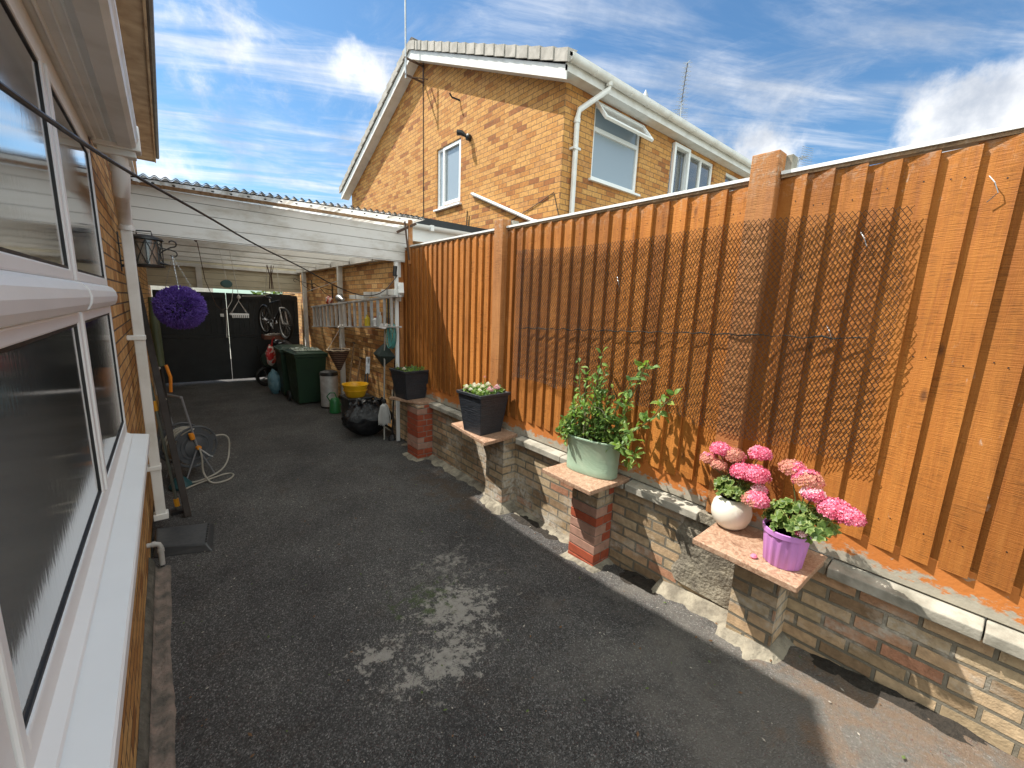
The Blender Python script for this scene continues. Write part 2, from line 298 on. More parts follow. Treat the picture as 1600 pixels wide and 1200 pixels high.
# ---------------------------------------------------------------- mesh helpers
def rootloc(p):
    while p is not None and p.parent is not None: p = p.parent
    return Vector(p.location) if p is not None else Vector((0, 0, 0))
class MB:
    def __init__(s): s.v = []; s.f = []; s.mi = []; s.k = 0
    def add(s, vs, fs):
        o = len(s.v); s.v += [tuple(v) for v in vs]; s.f += [tuple(i + o for i in f) for f in fs]; s.mi += [s.k] * len(fs); return s
    def box(s, x0, x1, y0, y1, z0, z1):
        x0, x1 = min(x0, x1), max(x0, x1); y0, y1 = min(y0, y1), max(y0, y1); z0, z1 = min(z0, z1), max(z0, z1)
        return s.add([(x0, y0, z0), (x1, y0, z0), (x1, y1, z0), (x0, y1, z0), (x0, y0, z1), (x1, y0, z1), (x1, y1, z1), (x0, y1, z1)],
                     [(0, 3, 2, 1), (4, 5, 6, 7), (0, 1, 5, 4), (1, 2, 6, 5), (2, 3, 7, 6), (3, 0, 4, 7)])
    def bar(s, a, b, w, h, up=(0, 0, 1)):
        a = Vector(a); b = Vector(b); d = (b - a).normalized(); u = Vector(up); sd = d.cross(u)
        if sd.length < 1e-4: sd = d.cross(Vector((1, 0, 0)))
        sd.normalize(); u = sd.cross(d); sd *= w / 2; u = u * (h / 2)
        return s.add([a - sd - u, a + sd - u, a + sd + u, a - sd + u, b - sd - u, b + sd - u, b + sd + u, b - sd + u],
                     [(0, 1, 2, 3), (7, 6, 5, 4), (0, 4, 5, 1), (1, 5, 6, 2), (2, 6, 7, 3), (3, 7, 4, 0)])
    def prism(s, poly, d):   # poly: list of 3-D points, extruded along vector d
        n = len(poly); d = Vector(d); a = [Vector(p) for p in poly]
        return s.add(a + [p + d for p in a], [tuple(range(n))[::-1], tuple(range(n, 2 * n))] + [(i, (i + 1) % n, n + (i + 1) % n, n + i) for i in range(n)])
    def tube(s, pts, r, n=8, cap=True):
        P = [Vector(p) for p in pts]; m = len(P); rr = r if isinstance(r, (list, tuple)) else [r] * m
        vs = []; prev = None
        for i, p in enumerate(P):
            t = (P[min(i + 1, m - 1)] - P[max(i - 1, 0)])
            t = t.normalized() if t.length > 1e-9 else Vector((0, 0, 1))
            if prev is None:
                a = Vector((0, 0, 1)) if abs(t.z) < .9 else Vector((1, 0, 0)); x = t.cross(a).normalized()
            else:
                x = prev - t * prev.dot(t); x = x.normalized() if x.length > 1e-6 else t.orthogonal().normalized()
            prev = x; y = t.cross(x)
            for k in range(n):
                an = 2 * math.pi * k / n; vs.append(p + (x * math.cos(an) + y * math.sin(an)) * rr[i])
        fs = [(i * n + k, i * n + (k + 1) % n, (i + 1) * n + (k + 1) % n, (i + 1) * n + k) for i in range(m - 1) for k in range(n)]
        if cap: fs += [tuple(range(n))[::-1], tuple((m - 1) * n + k for k in range(n))]
        return s.add(vs, fs)
    def lathe(s, prof, c=(0, 0, 0), n=24, ax=None, sx=1, sy=1, rot=0):  # prof (r,z)
        c = Vector(c); vs = []; Q = Vector(ax).to_track_quat('Z', 'Y') if ax is not None else None
        for r, z in prof:
            for k in range(n):
                a = 2 * math.pi * k / n; p = Vector((r * math.cos(a) * sx, r * math.sin(a) * sy, z))
                if rot: p = Vector((p.x * math.cos(rot) - p.y * math.sin(rot), p.x * math.sin(rot) + p.y * math.cos(rot), p.z))
                vs.append(c + (Q @ p if Q else p))
        m = len(prof)
        fs = [(i * n + k, i * n + (k + 1) % n, (i + 1) * n + (k + 1) % n, (i + 1) * n + k) for i in range(m - 1) for k in range(n)]
        if prof[0][0] > 1e-6: fs.append(tuple(range(n))[::-1])
        if prof[-1][0] > 1e-6: fs.append(tuple((m - 1) * n + k for k in range(n)))
        return s.add(vs, fs)
    def build(s, name, mat, parent=None, smooth=False, bev=0, sharp=40):
        me = bpy.data.meshes.new(name); off = rootloc(parent); me.from_pydata([tuple(Vector(v) - off) for v in s.v], [], s.f)
        mats = mat if isinstance(mat, (list, tuple)) else [mat]
        for q in mats: me.materials.append(M_[q] if isinstance(q, str) else q)
        if len(mats) > 1: me.polygons.foreach_set('material_index', s.mi)
        me.validate(); me.update()
        if smooth:
            me.polygons.foreach_set('use_smooth', [True] * len(me.polygons)); me.set_sharp_from_angle(angle=R(sharp))
        o = bpy.data.objects.new(name, me); COL.objects.link(o); o.parent = parent
        if bev:
            b = o.modifiers.new('bevel', 'BEVEL'); b.width = bev; b.segments = 2; b.limit_method = 'ANGLE'; b.angle_limit = R(50)
        return o
def tag(o, label=None, cat=None, group=None, kind=None):
    for k, v in (('label', label), ('category', cat), ('group', group), ('kind', kind)):
        if v: o[k] = v
    return o
def T(name, label, cat, loc=(0, 0, 0), group=None):
    o = bpy.data.objects.new(name, None); COL.objects.link(o); o.location = loc; o.empty_display_size = .1
    return tag(o, label, cat, group)
def dup(o, loc=None, rz=None, label=None, group=None):
    def cp(a, p):
        c = a.copy(); COL.objects.link(c); c.parent = p
        for ch in list(a.children): cp(ch, c)
        return c
    c = cp(o, None)
    if loc is not None: c.location = loc
    if rz is not None: c.rotation_euler = (0, 0, rz)
    return tag(c, label, None, group)
def arc(c, r, a0, a1, n, ex, ey):
    c = Vector(c); ex = Vector(ex); ey = Vector(ey)
    return [c + ex * (r * math.cos(a0 + (a1 - a0) * i / n)) + ey * (r * math.sin(a0 + (a1 - a0) * i / n)) for i in range(n + 1)]
def sm(t): t = max(0, min(1, t)); return t * t * (3 - 2 * t)
from mathutils import noise as MN
def fbm(x, y, z=0, o=4): return MN.fractal(Vector((x, y, z)), 1.0, 2.0, o)
def g0(x, y):   # ground height: level, rising toward the near right
    return .235 * sm((2.3 - y) / 2.6) * sm((x + .2) / 2.6) if y < 2.3 else 0.0
# ================================================================ THE SETTING
def ground_sheet():
    xs = [-.245 + i * .036 for i in range(int(2.80 / .036) + 1)]; ys = []; y = -2.0
    while y < 16: ys.append(y); y += .036 if y < 4 else .12
    m = MB(); nx = len(xs)
    def h(x, y):
        z = g0(x, y) + .006 * fbm(x * 3, y * 3) + .010 * fbm(x * .8, y * .8, 4)
        z += .012 * max(0, 1 - abs(x - 2.42) / .22) * (fbm(x * 7, y * 7, 9) + .8) if 2.6 > y > -.5 or y > 3.1 else 0
        return z
    m.add([(x, y, h(x, y)) for y in ys for x in xs], [(j * nx + i, j * nx + i + 1, (j + 1) * nx + i + 1, (j + 1) * nx + i) for j in range(len(ys) - 1) for i in range(nx - 1)])
    return tag(m.build('driveway', 'asphalt', smooth=True), kind='structure')
ground_sheet()
m = MB(); m.add([(-400, -400, -.06), (400, -400, -.06), (400, 400, -.06), (-400, 400, -.06)], [(0, 1, 2, 3)])
tag(m.build('ground', 'grass'), kind='structure')
m = MB(); m.box(-3, 6, 12.0, 19, -.05, -.012); tag(m.build('road', simple('pale_concrete', (.42, .40, .36), .9)), kind='structure')
# concrete channel by the house wall
m = MB(); ys = [-1.5 + i * .05 for i in range(104)]; vs = []; fs = []
for y in ys:
    w = .012 * fbm(y * 2, 3); z0 = g0(-.2, y)
    q = .006 * fbm(y * 22, 7); vs += [(-.216, y, z0 + .035 + q), (-.207, y, z0 + .020 + q), (-.198 + w * .4, y, z0 + .012), (-.168 + w * .4, y, z0 + .012), (-.150 + w, y, z0 + .020 + q), (-.138 + w + q, y, z0 + .010), (-.125 + w, y, z0 - .02)]
for j in range(len(ys) - 1):
    for i in range(6): fs.append((j * 7 + i, j * 7 + i + 1, (j + 1) * 7 + i + 1, (j + 1) * 7 + i))
m.add(vs, fs); tag(m.build('drainage_channel', 'cement_pink', smooth=True, sharp=80), kind='structure')
# cement haunching at the foot of the low wall
def haunch(pts, name='cement_haunch', mat='cement', wob=.03):
    m = MB(); vs = []; n = len(pts); fs = []
    for i, (x, y, w, h) in enumerate(pts):
        q = wob * fbm(y * 9, x * 5, 2); z = g0(x, y)
        vs += [(x + .01, y, z + h + .012 * fbm(y * 12, 1)), (x - w * .35, y, z + h * .62 + .008 * fbm(y * 14, 5)), (x - w * .75 + q, y, z + h * .28), (x - w + q * 1.6, y, z - .012)]
    for i in range(n - 1):
        for k in range(3): fs.append((i * 4 + k, i * 4 + k + 1, (i + 1) * 4 + k + 1, (i + 1) * 4 + k))
    m.add(vs, fs); return tag(m.build(name, mat, smooth=True, sharp=80), kind='structure')
haunch([(2.513, y0 * .04, .13 + .05 * fbm(y0 * .3, 7), .05) for y0 in range(77, 132)])
haunch([(2.513, y0 * .03, .16, .055) for y0 in range(26, 45)])
haunch([(2.513, y0 * .04, .10 + .04 * fbm(y0 * .3, 7), .035) for y0 in range(51, 74)], mat='cement')
def foot(x, y0, y1, w, h, mat='cement'):
    m = MB(); vs = []; fs = []; path = []
    for i in range(8): path.append((x + .19 - .19 * i / 7, y1, 0, 1))
    for i in range(12): path.append((x, y1 - (y1 - y0) * i / 11, -1, 0))
    for i in range(8): path.append((x + .19 * i / 7, y0, 0, -1))
    for i, (px_, py_, dx, dy) in enumerate(path):
        if i in (7, 8): dx, dy = -.8, .8
        if i in (19, 20): dx, dy = -.8, -.8
        ww = w * (1 + .8 * fbm(px_ * 14, py_ * 14, 3)); z = g0(px_, py_)
        vs += [(px_, py_, z + h), (px_ + dx * ww * .4, py_ + dy * ww * .4, z + h * .6), (px_ + dx * ww, py_ + dy * ww, z - .012)]
    n = len(path)
    for i in range(n - 1):
        for k in range(2): fs.append((i * 3 + k, (i + 1) * 3 + k, (i + 1) * 3 + k + 1, i * 3 + k + 1))
    m.add(vs, fs); return tag(m.build('cement_footing', mat, smooth=True, sharp=80), kind='structure')
foot(2.30, 4.58, 4.87, .07, .03); foot(2.36, 2.93, 3.20, .08, .07); foot(2.32, 1.76, 2.01, .07, .035); foot(2.33, .575, .80, .10, .05)
# grit, leaf scraps and flecks lying on the drive
m = MB(); gm = [simple('pale_grit', (.42, .38, .32), .9), simple('brown_leaf_scrap', (.16, .085, .04), .9), simple('green_scrap', (.10, .14, .04), .9)]
for i in range(520):
    x = random.uniform(-.1, 2.45); y = random.uniform(-.3, 10.5) if random.random() < .5 else random.uniform(0, 4.5); m.k = random.choice((0, 0, 0, 1, 1, 2)); r = random.uniform(.002, .0055) * (1.5 if m.k else 1); a = random.random() * 6; z = g0(x, y) + .016
    e = Vector((math.cos(a), math.sin(a), random.uniform(-.2, .2))) * r * random.uniform(1, 2.4); f_ = Vector((-math.sin(a), math.cos(a), .1)) * r; p = Vector((x, y, z)); m.add([p - e, p - f_, p + e, p + f_, p + Vector((0, 0, r * .6))], [(0, 1, 4), (1, 2, 4), (2, 3, 4), (3, 0, 4)])
gr_ = m.build('grit', gm); tag(gr_, kind='stuff', label='scattered grit, petals and leaf scraps on the dark drive', cat='debris')
# loose dark soil washed against the wall
def soil(x0, x1, y0, y1, nm):
    m = MB(); nx, ny = 12, 26; vs = []
    for j in range(ny + 1):
        for i in range(nx + 1):
            u, v = i / nx, j / ny; x = x0 + (x1 - x0) * u; y = y0 + (y1 - y0) * v; e = min(1, 5 * min(v, 1 - v)) * min(1, 4 * u + .0)
            vs.append((x, y, g0(x, y) - .004 + e * (.022 + .016 * fbm(x * 25, y * 25))))
    m.add(vs, [(j * (nx + 1) + i, j * (nx + 1) + i + 1, (j + 1) * (nx + 1) + i + 1, (j + 1) * (nx + 1) + i) for j in range(ny) for i in range(nx)])
    return tag(m.build('soil_strip', 'earth', smooth=True), kind='structure')
soil(2.36, 2.51, 1.22, 1.62, 1); soil(2.40, 2.51, -.25, .50, 2); soil(2.36, 2.51, 2.15, 2.85, 3)

# ================================================================ OWN HOUSE (left)
own = T('brick_house', 'brick house wall at the left edge with a large white window and brown eaves', 'house', (-1.5, 3, 0))
m = MB()
m.box(-.5, -.25, -1.2, 3.38, 0, 1.03)                     # below the window
m.box(-.5, -.25, 3.38, 13.4, 0, 5.0)                      # two storey part
m.box(-6, -.5, 3.38, 3.6, 0, 5.0); m.box(-6, -.5, 13.2, 13.4, 0, 5.0); m.box(-6.2, -6, 3.38, 13.4, 0, 5)
m.box(-4, -.5, -1.2, -1.0, 0, 2.9)
m.box(-.36, -.25, -1.2, .0, 1.03, 2.78)
m.build('wall', 'brick_own', own)
m = MB(); vs = []; nz_ = 120
for i in range(nz_ + 1):
    y = -1.2 + 4.9 * i / nz_; h_ = .085 + .03 * fbm(y * 2.5, 2); vs += [(-.249, y, h_), (-.232 + .006 * fbm(y * 11, 4), y, h_ - .02), (-.217 + .004 * fbm(y * 13, 1), y, .03), (-.216, y, -.02)]
m.add(vs, [(i * 4 + k, i * 4 + k + 1, (i + 1) * 4 + k + 1, (i + 1) * 4 + k) for i in range(nz_) for k in range(3)]); m.build('plinth', simple('mossy_render', (.14, .125, .10), .95, (.07, .065, .05), 14, 1, .01, 50), own, True, sharp=80)
m = MB(); m.box(-3.9, -.5, -.95, 3.3, .02, .1); m.box(-3.9, -3.8, -.95, 3.3, .1, 1.0); m.box(-3.9, -3.8, -.95, 3.3, 2.2, 2.8); m.box(-3.9, -3.8, -.95, .3, 1.0, 2.2); m.box(-3.9, -3.8, 2.7, 3.3, 1.0, 2.2); m.box(-3.8, -.5, 3.31, 3.36, .1, 2.8); m.box(-3.8, -.5, -.94, -.9, .1, 2.8)  # opening in the unseen far wall, added to let daylight into the room
m.build('room', 'interior', own)
m = MB(); m.box(-.80, -.335, .02, 3.30, 1.12, 1.15); m.build('inner_sill', 'upvc', own)
m = MB(); m.box(-4.0, -.25, -1.2, 3.38, 2.83, 2.98); m.build('flat_roof', 'black_felt', own)
m = MB(); m.box(-.2, .08, 3.38, 13.4, 4.985, 5.02); m.box(-.25, -.2, 3.38, 13.4, 4.98, 5.02); m.build('soffit', 'soffit_brown', own)
m = MB(); m.box(.08, .105, 3.36, 13.42, 4.955, 5.16); m.box(-.25, .08, 13.4, 13.42, 4.965, 5.16); m.build('fascia', 'soffit_brown', own)
m = MB(); m.tube([(.135, 3.34, 5.10), (.135, 13.5, 5.10)], .04, 8); m.build('eaves_gutter', 'fascia_dark', own, True)
m = MB()
m.add([(.16, 3.3, 5.15), (-3.2, 3.3, 7.2), (-6.6, 3.3, 5.15), (.16, 13.5, 5.15), (-3.2, 13.5, 7.2), (-6.6, 13.5, 5.15)], [(0, 1, 4, 3), (1, 2, 5, 4), (0, 2, 1), (3, 4, 5), (0, 3, 5, 2)])
m.build('roof', 'roof_dark', own)
# big window: frame, mullion, rounded transom, beads, panes
win = MB(); X0, X1 = -.325, -.25
WY0, WY1, WZ0, WZ1 = .0, 3.35, 1.10, 2.78
win.box(X0, X1, WY0, WY1, WZ0, 1.165); win.box(X0, X1, WY0, WY1, 2.70, WZ1)
win.box(X0, X1, 3.285, WY1, 1.165, 2.70); win.box(X0, X1, WY0, .07, 1.165, 2.70)
MUL = [(2.155, 2.225), (.85, .92)]
for a, b in MUL: win.box(X0, X1, a, b, 1.165, 2.70)
fo = win.build('window_frame', 'upvc', own, bev=.006)
tr = MB()
for a, b in ((.07, .85), (.92, 2.155), (2.225, 3.285)):
    pr = [(-.32, 1.875), (-.245, 1.875), (-.222, 1.885), (-.212, 1.905), (-.208, 1.93), (-.212, 1.955), (-.225, 1.975), (-.245, 1.985), (-.32, 1.985)]
    tr.prism([(x, a, z) for x, z in pr], (0, b - a, 0))
tr.build('transom_bar', 'upvc', fo, bev=.003)
gk = MB(); sash = MB(); panes = []
for a, b in ((.07, .85), (.92, 2.155), (2.225, 3.285)):
    for z0, z1 in ((1.165, 1.875), (1.985, 2.70)):
        w = .038; xa, xb = -.262, -.243
        sash.box(xa, xb, a + .002, a + w, z0, z1); sash.box(xa, xb, b - w, b - .002, z0, z1); sash.box(xa, xb, a + w, b - w, z0, z0 + w); sash.box(xa, xb, a + w, b - w, z1 - w, z1)
        q = w; g = .009; xa, xb = -.268, -.2485
        gk.box(xa, xb, a + q, a + q + g, z0 + q, z1 - q); gk.box(xa, xb, b - q - g, b - q, z0 + q, z1 - q); gk.box(xa, xb, a + q + g, b - q - g, z0 + q, z0 + q + g); gk.box(xa, xb, a + q + g, b - q - g, z1 - q - g, z1 - q)
        panes.append((a + q + g, b - q - g, z0 + q + g, z1 - q - g))
sash.build('sash', 'upvc', fo, bev=.006); gk.build('gasket', 'rubber', fo)
for a, b, c, d in panes:
    m = MB(); m.box(-.258, -.253, a, b, c, d); m.build('pane', 'frost', fo)
m = MB(); m.prism([(-.33, -.15, 1.035), (-.15, -.15, 1.035), (-.15, -.15, 1.072), (-.155, -.15, 1.078), (-.24, -.15, 1.094), (-.33, -.15, 1.10)], (0, 3.55, 0)); 
m.build('window_sill', 'upvc', own, bev=.003)
m = MB(); m.prism([(-.25, -.1, 1.094), (-.222, -.1, 1.0945), (-.225, -.1, 1.103), (-.25, -.1, 1.118)], (0, 3.44, 0)); m.build('sill_trim', 'upvc', own)
m = MB(); m.box(-.262, -.25, 3.354, 3.384, 1.1, 2.82); m.build('window_edge_trim', 'upvc_old', own)
# box soffit, fascia and square gutter over the window
m = MB(); m.box(-.35, -.135, -1.2, 3.46, 2.782, 2.80); m.box(-.35, -.262, -1.2, 3.42, 2.72, 2.782); m.build('porch_soffit', 'upvc_old', own)
m = MB()
for x, w in ((-.225, .006), (-.19, .004), (-.16, .004)): m.tube([(x, -1.2, 2.781), (x, 3.46, 2.781)], w, 6)
m.build('soffit_bead', 'upvc', own, True)
m = MB(); pr = [(-.135, 2.80), (-.135, 2.765), (-.075, 2.762), (-.055, 2.775), (-.05, 2.80), (-.042, 2.815), (-.042, 2.85), (-.05, 2.87), (-.05, 2.885), (-.135, 2.885)]
m.prism([(x, -1.2, z) for x, z in pr], (0, 4.68, 0)); m.build('square_gutter', 'upvc_old', own, bev=.002)
m = MB(); m.box(-.24, -.036, 3.40, 3.50, 2.755, 2.893); m.box(-.225, -.06, 3.42, 3.50, 2.72, 2.757); m.build('gutter_outlet', 'upvc_old', own, bev=.006)
# upstairs windows
def upwin(y0, y1, z0, z1):
    f = MB(); a = -.25; b = -.235
    f.box(-.27, b, y0, y1, z0, z0 + .06); f.box(-.27, b, y0, y1, z1 - .06, z1); f.box(-.27, b, y0, y0 + .06, z0 + .06, z1 - .06); f.box(-.27, b, y1 - .06, y1, z0 + .06, z1 - .06)
    k = (y0 + y1) / 2; f.box(-.27, b, k - .03, k + .03, z0 + .06, z1 - .06)
    o = f.build('upstairs_window', 'upvc', own, bev=.004); s = MB(); s.box(a, -.18, y0 - .05, y1 + .05, z0 - .04, z0 - .002); s.build('upstairs_sill', 'upvc', o)
    g = MB(); g.box(-.249, -.243, y0 + .06, k - .03, z0 + .06, z1 - .06); g.box(-.249, -.243, k + .03, y1 - .06, z0 + .06, z1 - .06); g.build('pane', 'glass', o)
upwin(6.9, 9.9, 3.65, 4.75)
m = MB(); m.box(-.25, -.238, 3.42, 6.88, 3.05, 4.80); m.build('cladding_panel', 'upvc_old', own)
# rainwater pipe from the box gutter
pipe = T('downpipe', 'white square downpipe with swan neck on the left house wall beside the window', 'downpipe', (-.18, 4.2, 0))
m = MB(); m.bar((-.178, 4.28, .16), (-.178, 4.28, 2.44), .068, .066); m.build('pipe', 'upvc_old', pipe, bev=.006)
m = MB(); m.tube([(-.14, 3.47, 2.74), (-.14, 3.50, 2.62), (-.15, 3.56, 2.55), (-.165, 3.9, 2.56), (-.178, 4.2, 2.53), (-.178, 4.28, 2.45), (-.178, 4.28, 2.40)], .042, 12)
m.lathe([(.048, -.02), (.048, .02)], (-.14, 3.50, 2.66), 12); m.lathe([(.048, 0), (.048, .03)], (-.178, 4.28, 2.40), 12); m.build('elbow', 'upvc_old', pipe, True)
for z in (.55, 1.6): m = MB(); m.box(-.25, -.14, 4.235, 4.325, z, z + .035); m.build('bracket', 'upvc_old', pipe, bev=.004)
m = MB(); m.box(-.225, -.13, 4.235, 4.325, .12, .17); m.build('shoe', 'upvc_old', pipe, bev=.004)

# ================================================================ NEIGHBOUR HOUSE
GX, GY0, GY1, AY, AZ, EZ = 4.49, 4.5, 13.1, 8.8, 7.02, 5.10
nh = T('neighbour_house', 'two storey golden brick house with a tiled gable and white eaves beyond the fence', 'house', (7.4, 8.8, 0))
XE = 10.6
def wall_holes(p0, ux, zr, holes, depth):
    """wall face in the plane through p0 with horizontal axis ux; rectangular holes get reveals"""
    m = MB(); p0 = Vector(p0); ux = Vector(ux); L = zr[2]; us = sorted({0, L} | {h[0] for h in holes} | {h[1] for h in holes}); zs = sorted({zr[0], zr[1]} | {h[2] for h in holes} | {h[3] for h in holes})
    P = lambda u, z: p0 + ux * u + Vector((0, 0, z))
    for i in range(len(us) - 1):
        for j in range(len(zs) - 1):
            cu_, cz_ = (us[i] + us[i + 1]) / 2, (zs[j] + zs[j + 1]) / 2
            if any(h[0] < cu_ < h[1] and h[2] < cz_ < h[3] for h in holes): continue
            m.add([P(us[i], zs[j]), P(us[i + 1], zs[j]), P(us[i + 1], zs[j + 1]), P(us[i], zs[j + 1])], [(0, 1, 2, 3)])
    dv = Vector(depth)
    for u0, u1, z0, z1 in holes:
        c = [P(u0, z0), P(u1, z0), P(u1, z1), P(u0, z1)]; d = [q + dv for q in c]
        m.add(c + d, [(0, 1, 5, 4), (1, 2, 6, 5), (2, 3, 7, 6), (3, 0, 4, 7)])
    return m
GWIN = (7.16, 8.07, 3.88, 5.02)
m = wall_holes((GX, GY0, 0), (0, 1, 0), (0, EZ, GY1 - GY0), [(GWIN[0] - GY0, GWIN[1] - GY0, GWIN[2], GWIN[3])], (.12, 0, 0))
m.add([(GX, GY0, EZ), (GX, GY1, EZ), (GX, AY, AZ - .02)], [(0, 1, 2)])
SW = [(5.12, 6.30, 3.92, 4.98), (7.24, 8.84, 3.92, 4.98), (9.38, 10.3, 3.95, 4.96)]
m2 = wall_holes((GX, GY0, 0), (1, 0, 0), (0, EZ, XE - GX), [(a - GX, b - GX, c, d) for a, b, c, d in SW], (0, .12, 0)); m.add(m2.v, m2.f)
m.add([(XE, GY0, 0), (XE, GY1, 0), (XE, GY1, EZ), (XE, AY, AZ), (XE, GY0, EZ)], [(0, 1, 2, 3, 4)]); m.add([(GX, GY1, 0), (XE, GY1, 0), (XE, GY1, EZ), (GX, GY1, EZ)], [(3, 2, 1, 0)])
m.build('wall', 'brick_gold', nh)
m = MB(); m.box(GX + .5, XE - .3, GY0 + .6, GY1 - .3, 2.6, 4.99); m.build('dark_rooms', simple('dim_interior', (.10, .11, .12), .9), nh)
# roof
OV = .22; slope = (AZ - EZ) / (AY - GY0); yN, yF = GY0 - .21, GY1 + .26; zN = EZ - .21 * slope + .16; zA = AZ + .10
m = MB()
def tiles(y0, z0, y1, z1):
    n = 16; 
    for i in range(n):
        a, b = i / n, (i + 1) / n; ya_, yb_ = y0 + (y1 - y0) * a, y0 + (y1 - y0) * b; za_, zb_ = z0 + (z1 - z0) * a, z0 + (z1 - z0) * b
        m.add([(GX - OV, ya_, za_ + .045), (XE + .2, ya_, za_ + .045), (XE + .2, yb_, zb_ + .012), (GX - OV, yb_, zb_ + .012), (GX - OV, ya_, za_), (XE + .2, ya_, za_)], [(0, 1, 2, 3), (0, 4, 5, 1)])
tiles(yN - .05, zN, AY, zA); tiles(yF + .05, zN, AY, zA)
m.tube([(GX - OV + .02, AY, zA + .03), (XE + .2, AY, zA + .03)], .11, 10); m.build('roof', 'roof_dark', nh)
m = MB()
for y0, y1 in ((yN - .05, AY), (yF + .05, AY)):
    n = 17
    for i in range(n):
        a, b = i / n, (i + 1.06) / n; ya_, yb_ = y0 + (y1 - y0) * a, y0 + (y1 - y0) * min(b, 1.0); za_ = zN + (zA - zN) * a; zb_ = zN + (zA - zN) * min(b, 1.0)
        t = .012 + .018 * ((i % 2) * .15 + 1)
        x0 = GX - OV - .03
        m.add([(x0 - t * .5, ya_, za_ - .085), (x0 - t * .5, ya_, za_ + .075), (x0 + .17, ya_, za_ + .10), (x0, yb_, zb_ - .095), (x0, yb_, zb_ + .055), (x0 + .17, yb_, zb_ + .08), (x0 + .02, ya_, za_ - .085), (x0 + .02, yb_, zb_ - .095)],
              [(0, 3, 4, 1), (1, 4, 5, 2), (0, 1, 2, 6), (0, 6, 7, 3)])
m.build('verge_tiles', 'tile', nh)
# bargeboard and verge soffit
m = MB(); s = MB()
for y0, y1 in ((yN, AY), (yF, AY)):
    z0, z1 = zN - .09, zA - .09
    m.add([(GX - OV, y0, z0), (GX - OV, y1, z1), (GX - OV, y1, z1 - .17), (GX - OV, y0, z0 - .17), (GX - OV + .02, y0, z0), (GX - OV + .02, y1, z1), (GX - OV + .02, y1, z1 - .17), (GX - OV + .02, y0, z0 - .17)],
          [(0, 1, 2, 3), (4, 7, 6, 5), (0, 4, 5, 1), (2, 6, 7, 3), (0, 3, 7, 4), (1, 5, 6, 2)])
    s.add([(GX - OV + .02, y0, z0 - .155), (GX + .0, y0, z0 - .155), (GX + .0, y1, z1 - .155), (GX - OV + .02, y1, z1 - .155)], [(0, 1, 2, 3)])
m.build('bargeboard', 'upvc_old', nh); s.build('verge_soffit', 'upvc_old', nh)
m = MB(); m.box(GX - OV + .02, XE, yN + .02, GY0, EZ - .075, EZ - .06); m.build('eaves_soffit', 'upvc_old', nh)
m = MB(); m.box(GX - OV, XE, yN, yN + .02, EZ - .09, zN - .02); m.build('fascia', 'upvc_old', nh)
m = MB(); pr = []; gyc, gzc, gr = yN - .055, zN + .0, .056
m = MB(); pts = [(gyc + gr * math.cos(a), gzc - .012 + gr * math.sin(a)) for a in [math.pi + math.pi * i / 10 for i in range(11)]] + [(gyc + gr, gzc + .02), (gyc + gr - .006, gzc + .02)] + [(gyc + (gr - .006) * math.cos(a), gzc - .012 + (gr - .006) * math.sin(a)) for a in [2 * math.pi - math.pi * i / 10 for i in range(11)]] + [(gyc - gr + .006, gzc + .02), (gyc - gr, gzc + .02)]
m.prism([(GX - OV, y, z) for y, z in pts], (XE - GX + OV, 0, 0)); gut = m.build('gutter', 'upvc_old', nh, True)
for x in (GX - OV + .02, 4.75, 5.55, 6.0, 6.6, 7.4, 8.2, 9.0, 9.8): m = MB(); m.prism([(x, gyc + (y - gyc) * 1.1, gzc + (z - gzc) * 1.1) for y, z in pts[:11]], (.04, 0, 0)); m.build('gutter_bracket', 'upvc_old', gut)
def house_window(kind, a, b, c, d, split, glass, axis='x', openf=()):
    fx = lambda u, w, z: (GX + w, u, z) if axis == 'y' else (u, GY0 + w, z)
    def bx(m, u0, u1, w0, w1, z0, z1):
        p, q = fx(u0, w0, z0), fx(u1, w1, z1); m.box(p[0], q[0], p[1], q[1], p[2], q[2])
    f = MB(); t = .055; w0, w1 = .03, .09
    bx(f, a, b, w0, w1, c, c + t); bx(f, a, b, w0, w1, d - t, d); bx(f, a, a + t, w0, w1, c + t, d - t); bx(f, b - t, b, w0, w1, c + t, d - t)
    for u in split: bx(f, u - t / 2, u + t / 2, w0 - .004, w1, c + t, d - t)
    o = f.build('window', 'upvc', nh, bev=.004)
    s = MB(); bx(s, a - .05, b + .05, -.05, .03, c - .035, c - .002); s.build('window_sill', 'upvc', o, bev=.003)
    g = MB(); e = [a + t] + list(split) + [b - t]
    for i in range(len(e) - 1): bx(g, e[i] + (t / 2 if i else 0), e[i + 1] - (t / 2 if i < len(e) - 2 else 0), .055, .061, c + t, d - t)
    g.build('pane', glass, o)
    if glass == 'glass': g = MB(); bx(g, a + t, b - t, .16, .165, c + .02, c + (d - c) * .66); g.build('net_curtain', 'net', o)
    return o
o = house_window('gable', *GWIN, [7.82], 'frost_blue', 'y')
f = MB(); f.box(GX + .012, GX + .03, 7.18, 7.84, 3.93, 3.99); f.box(GX + .012, GX + .03, 7.18, 7.84, 4.95, 5.01); f.box(GX + .012, GX + .03, 7.18, 7.24, 3.99, 4.95); f.box(GX + .012, GX + .03, 7.78, 7.84, 3.99, 4.95); f.build('sash', 'upvc', o, bev=.003)
o = house_window('bath', SW[0][0], SW[0][1], SW[0][2], SW[0][3], [], 'frost_blue')
f = MB(); f.box(5.175, 6.245, GY0 + .02, GY0 + .09, 4.60, 4.66); f.build('transom', 'upvc', o, bev=.003)
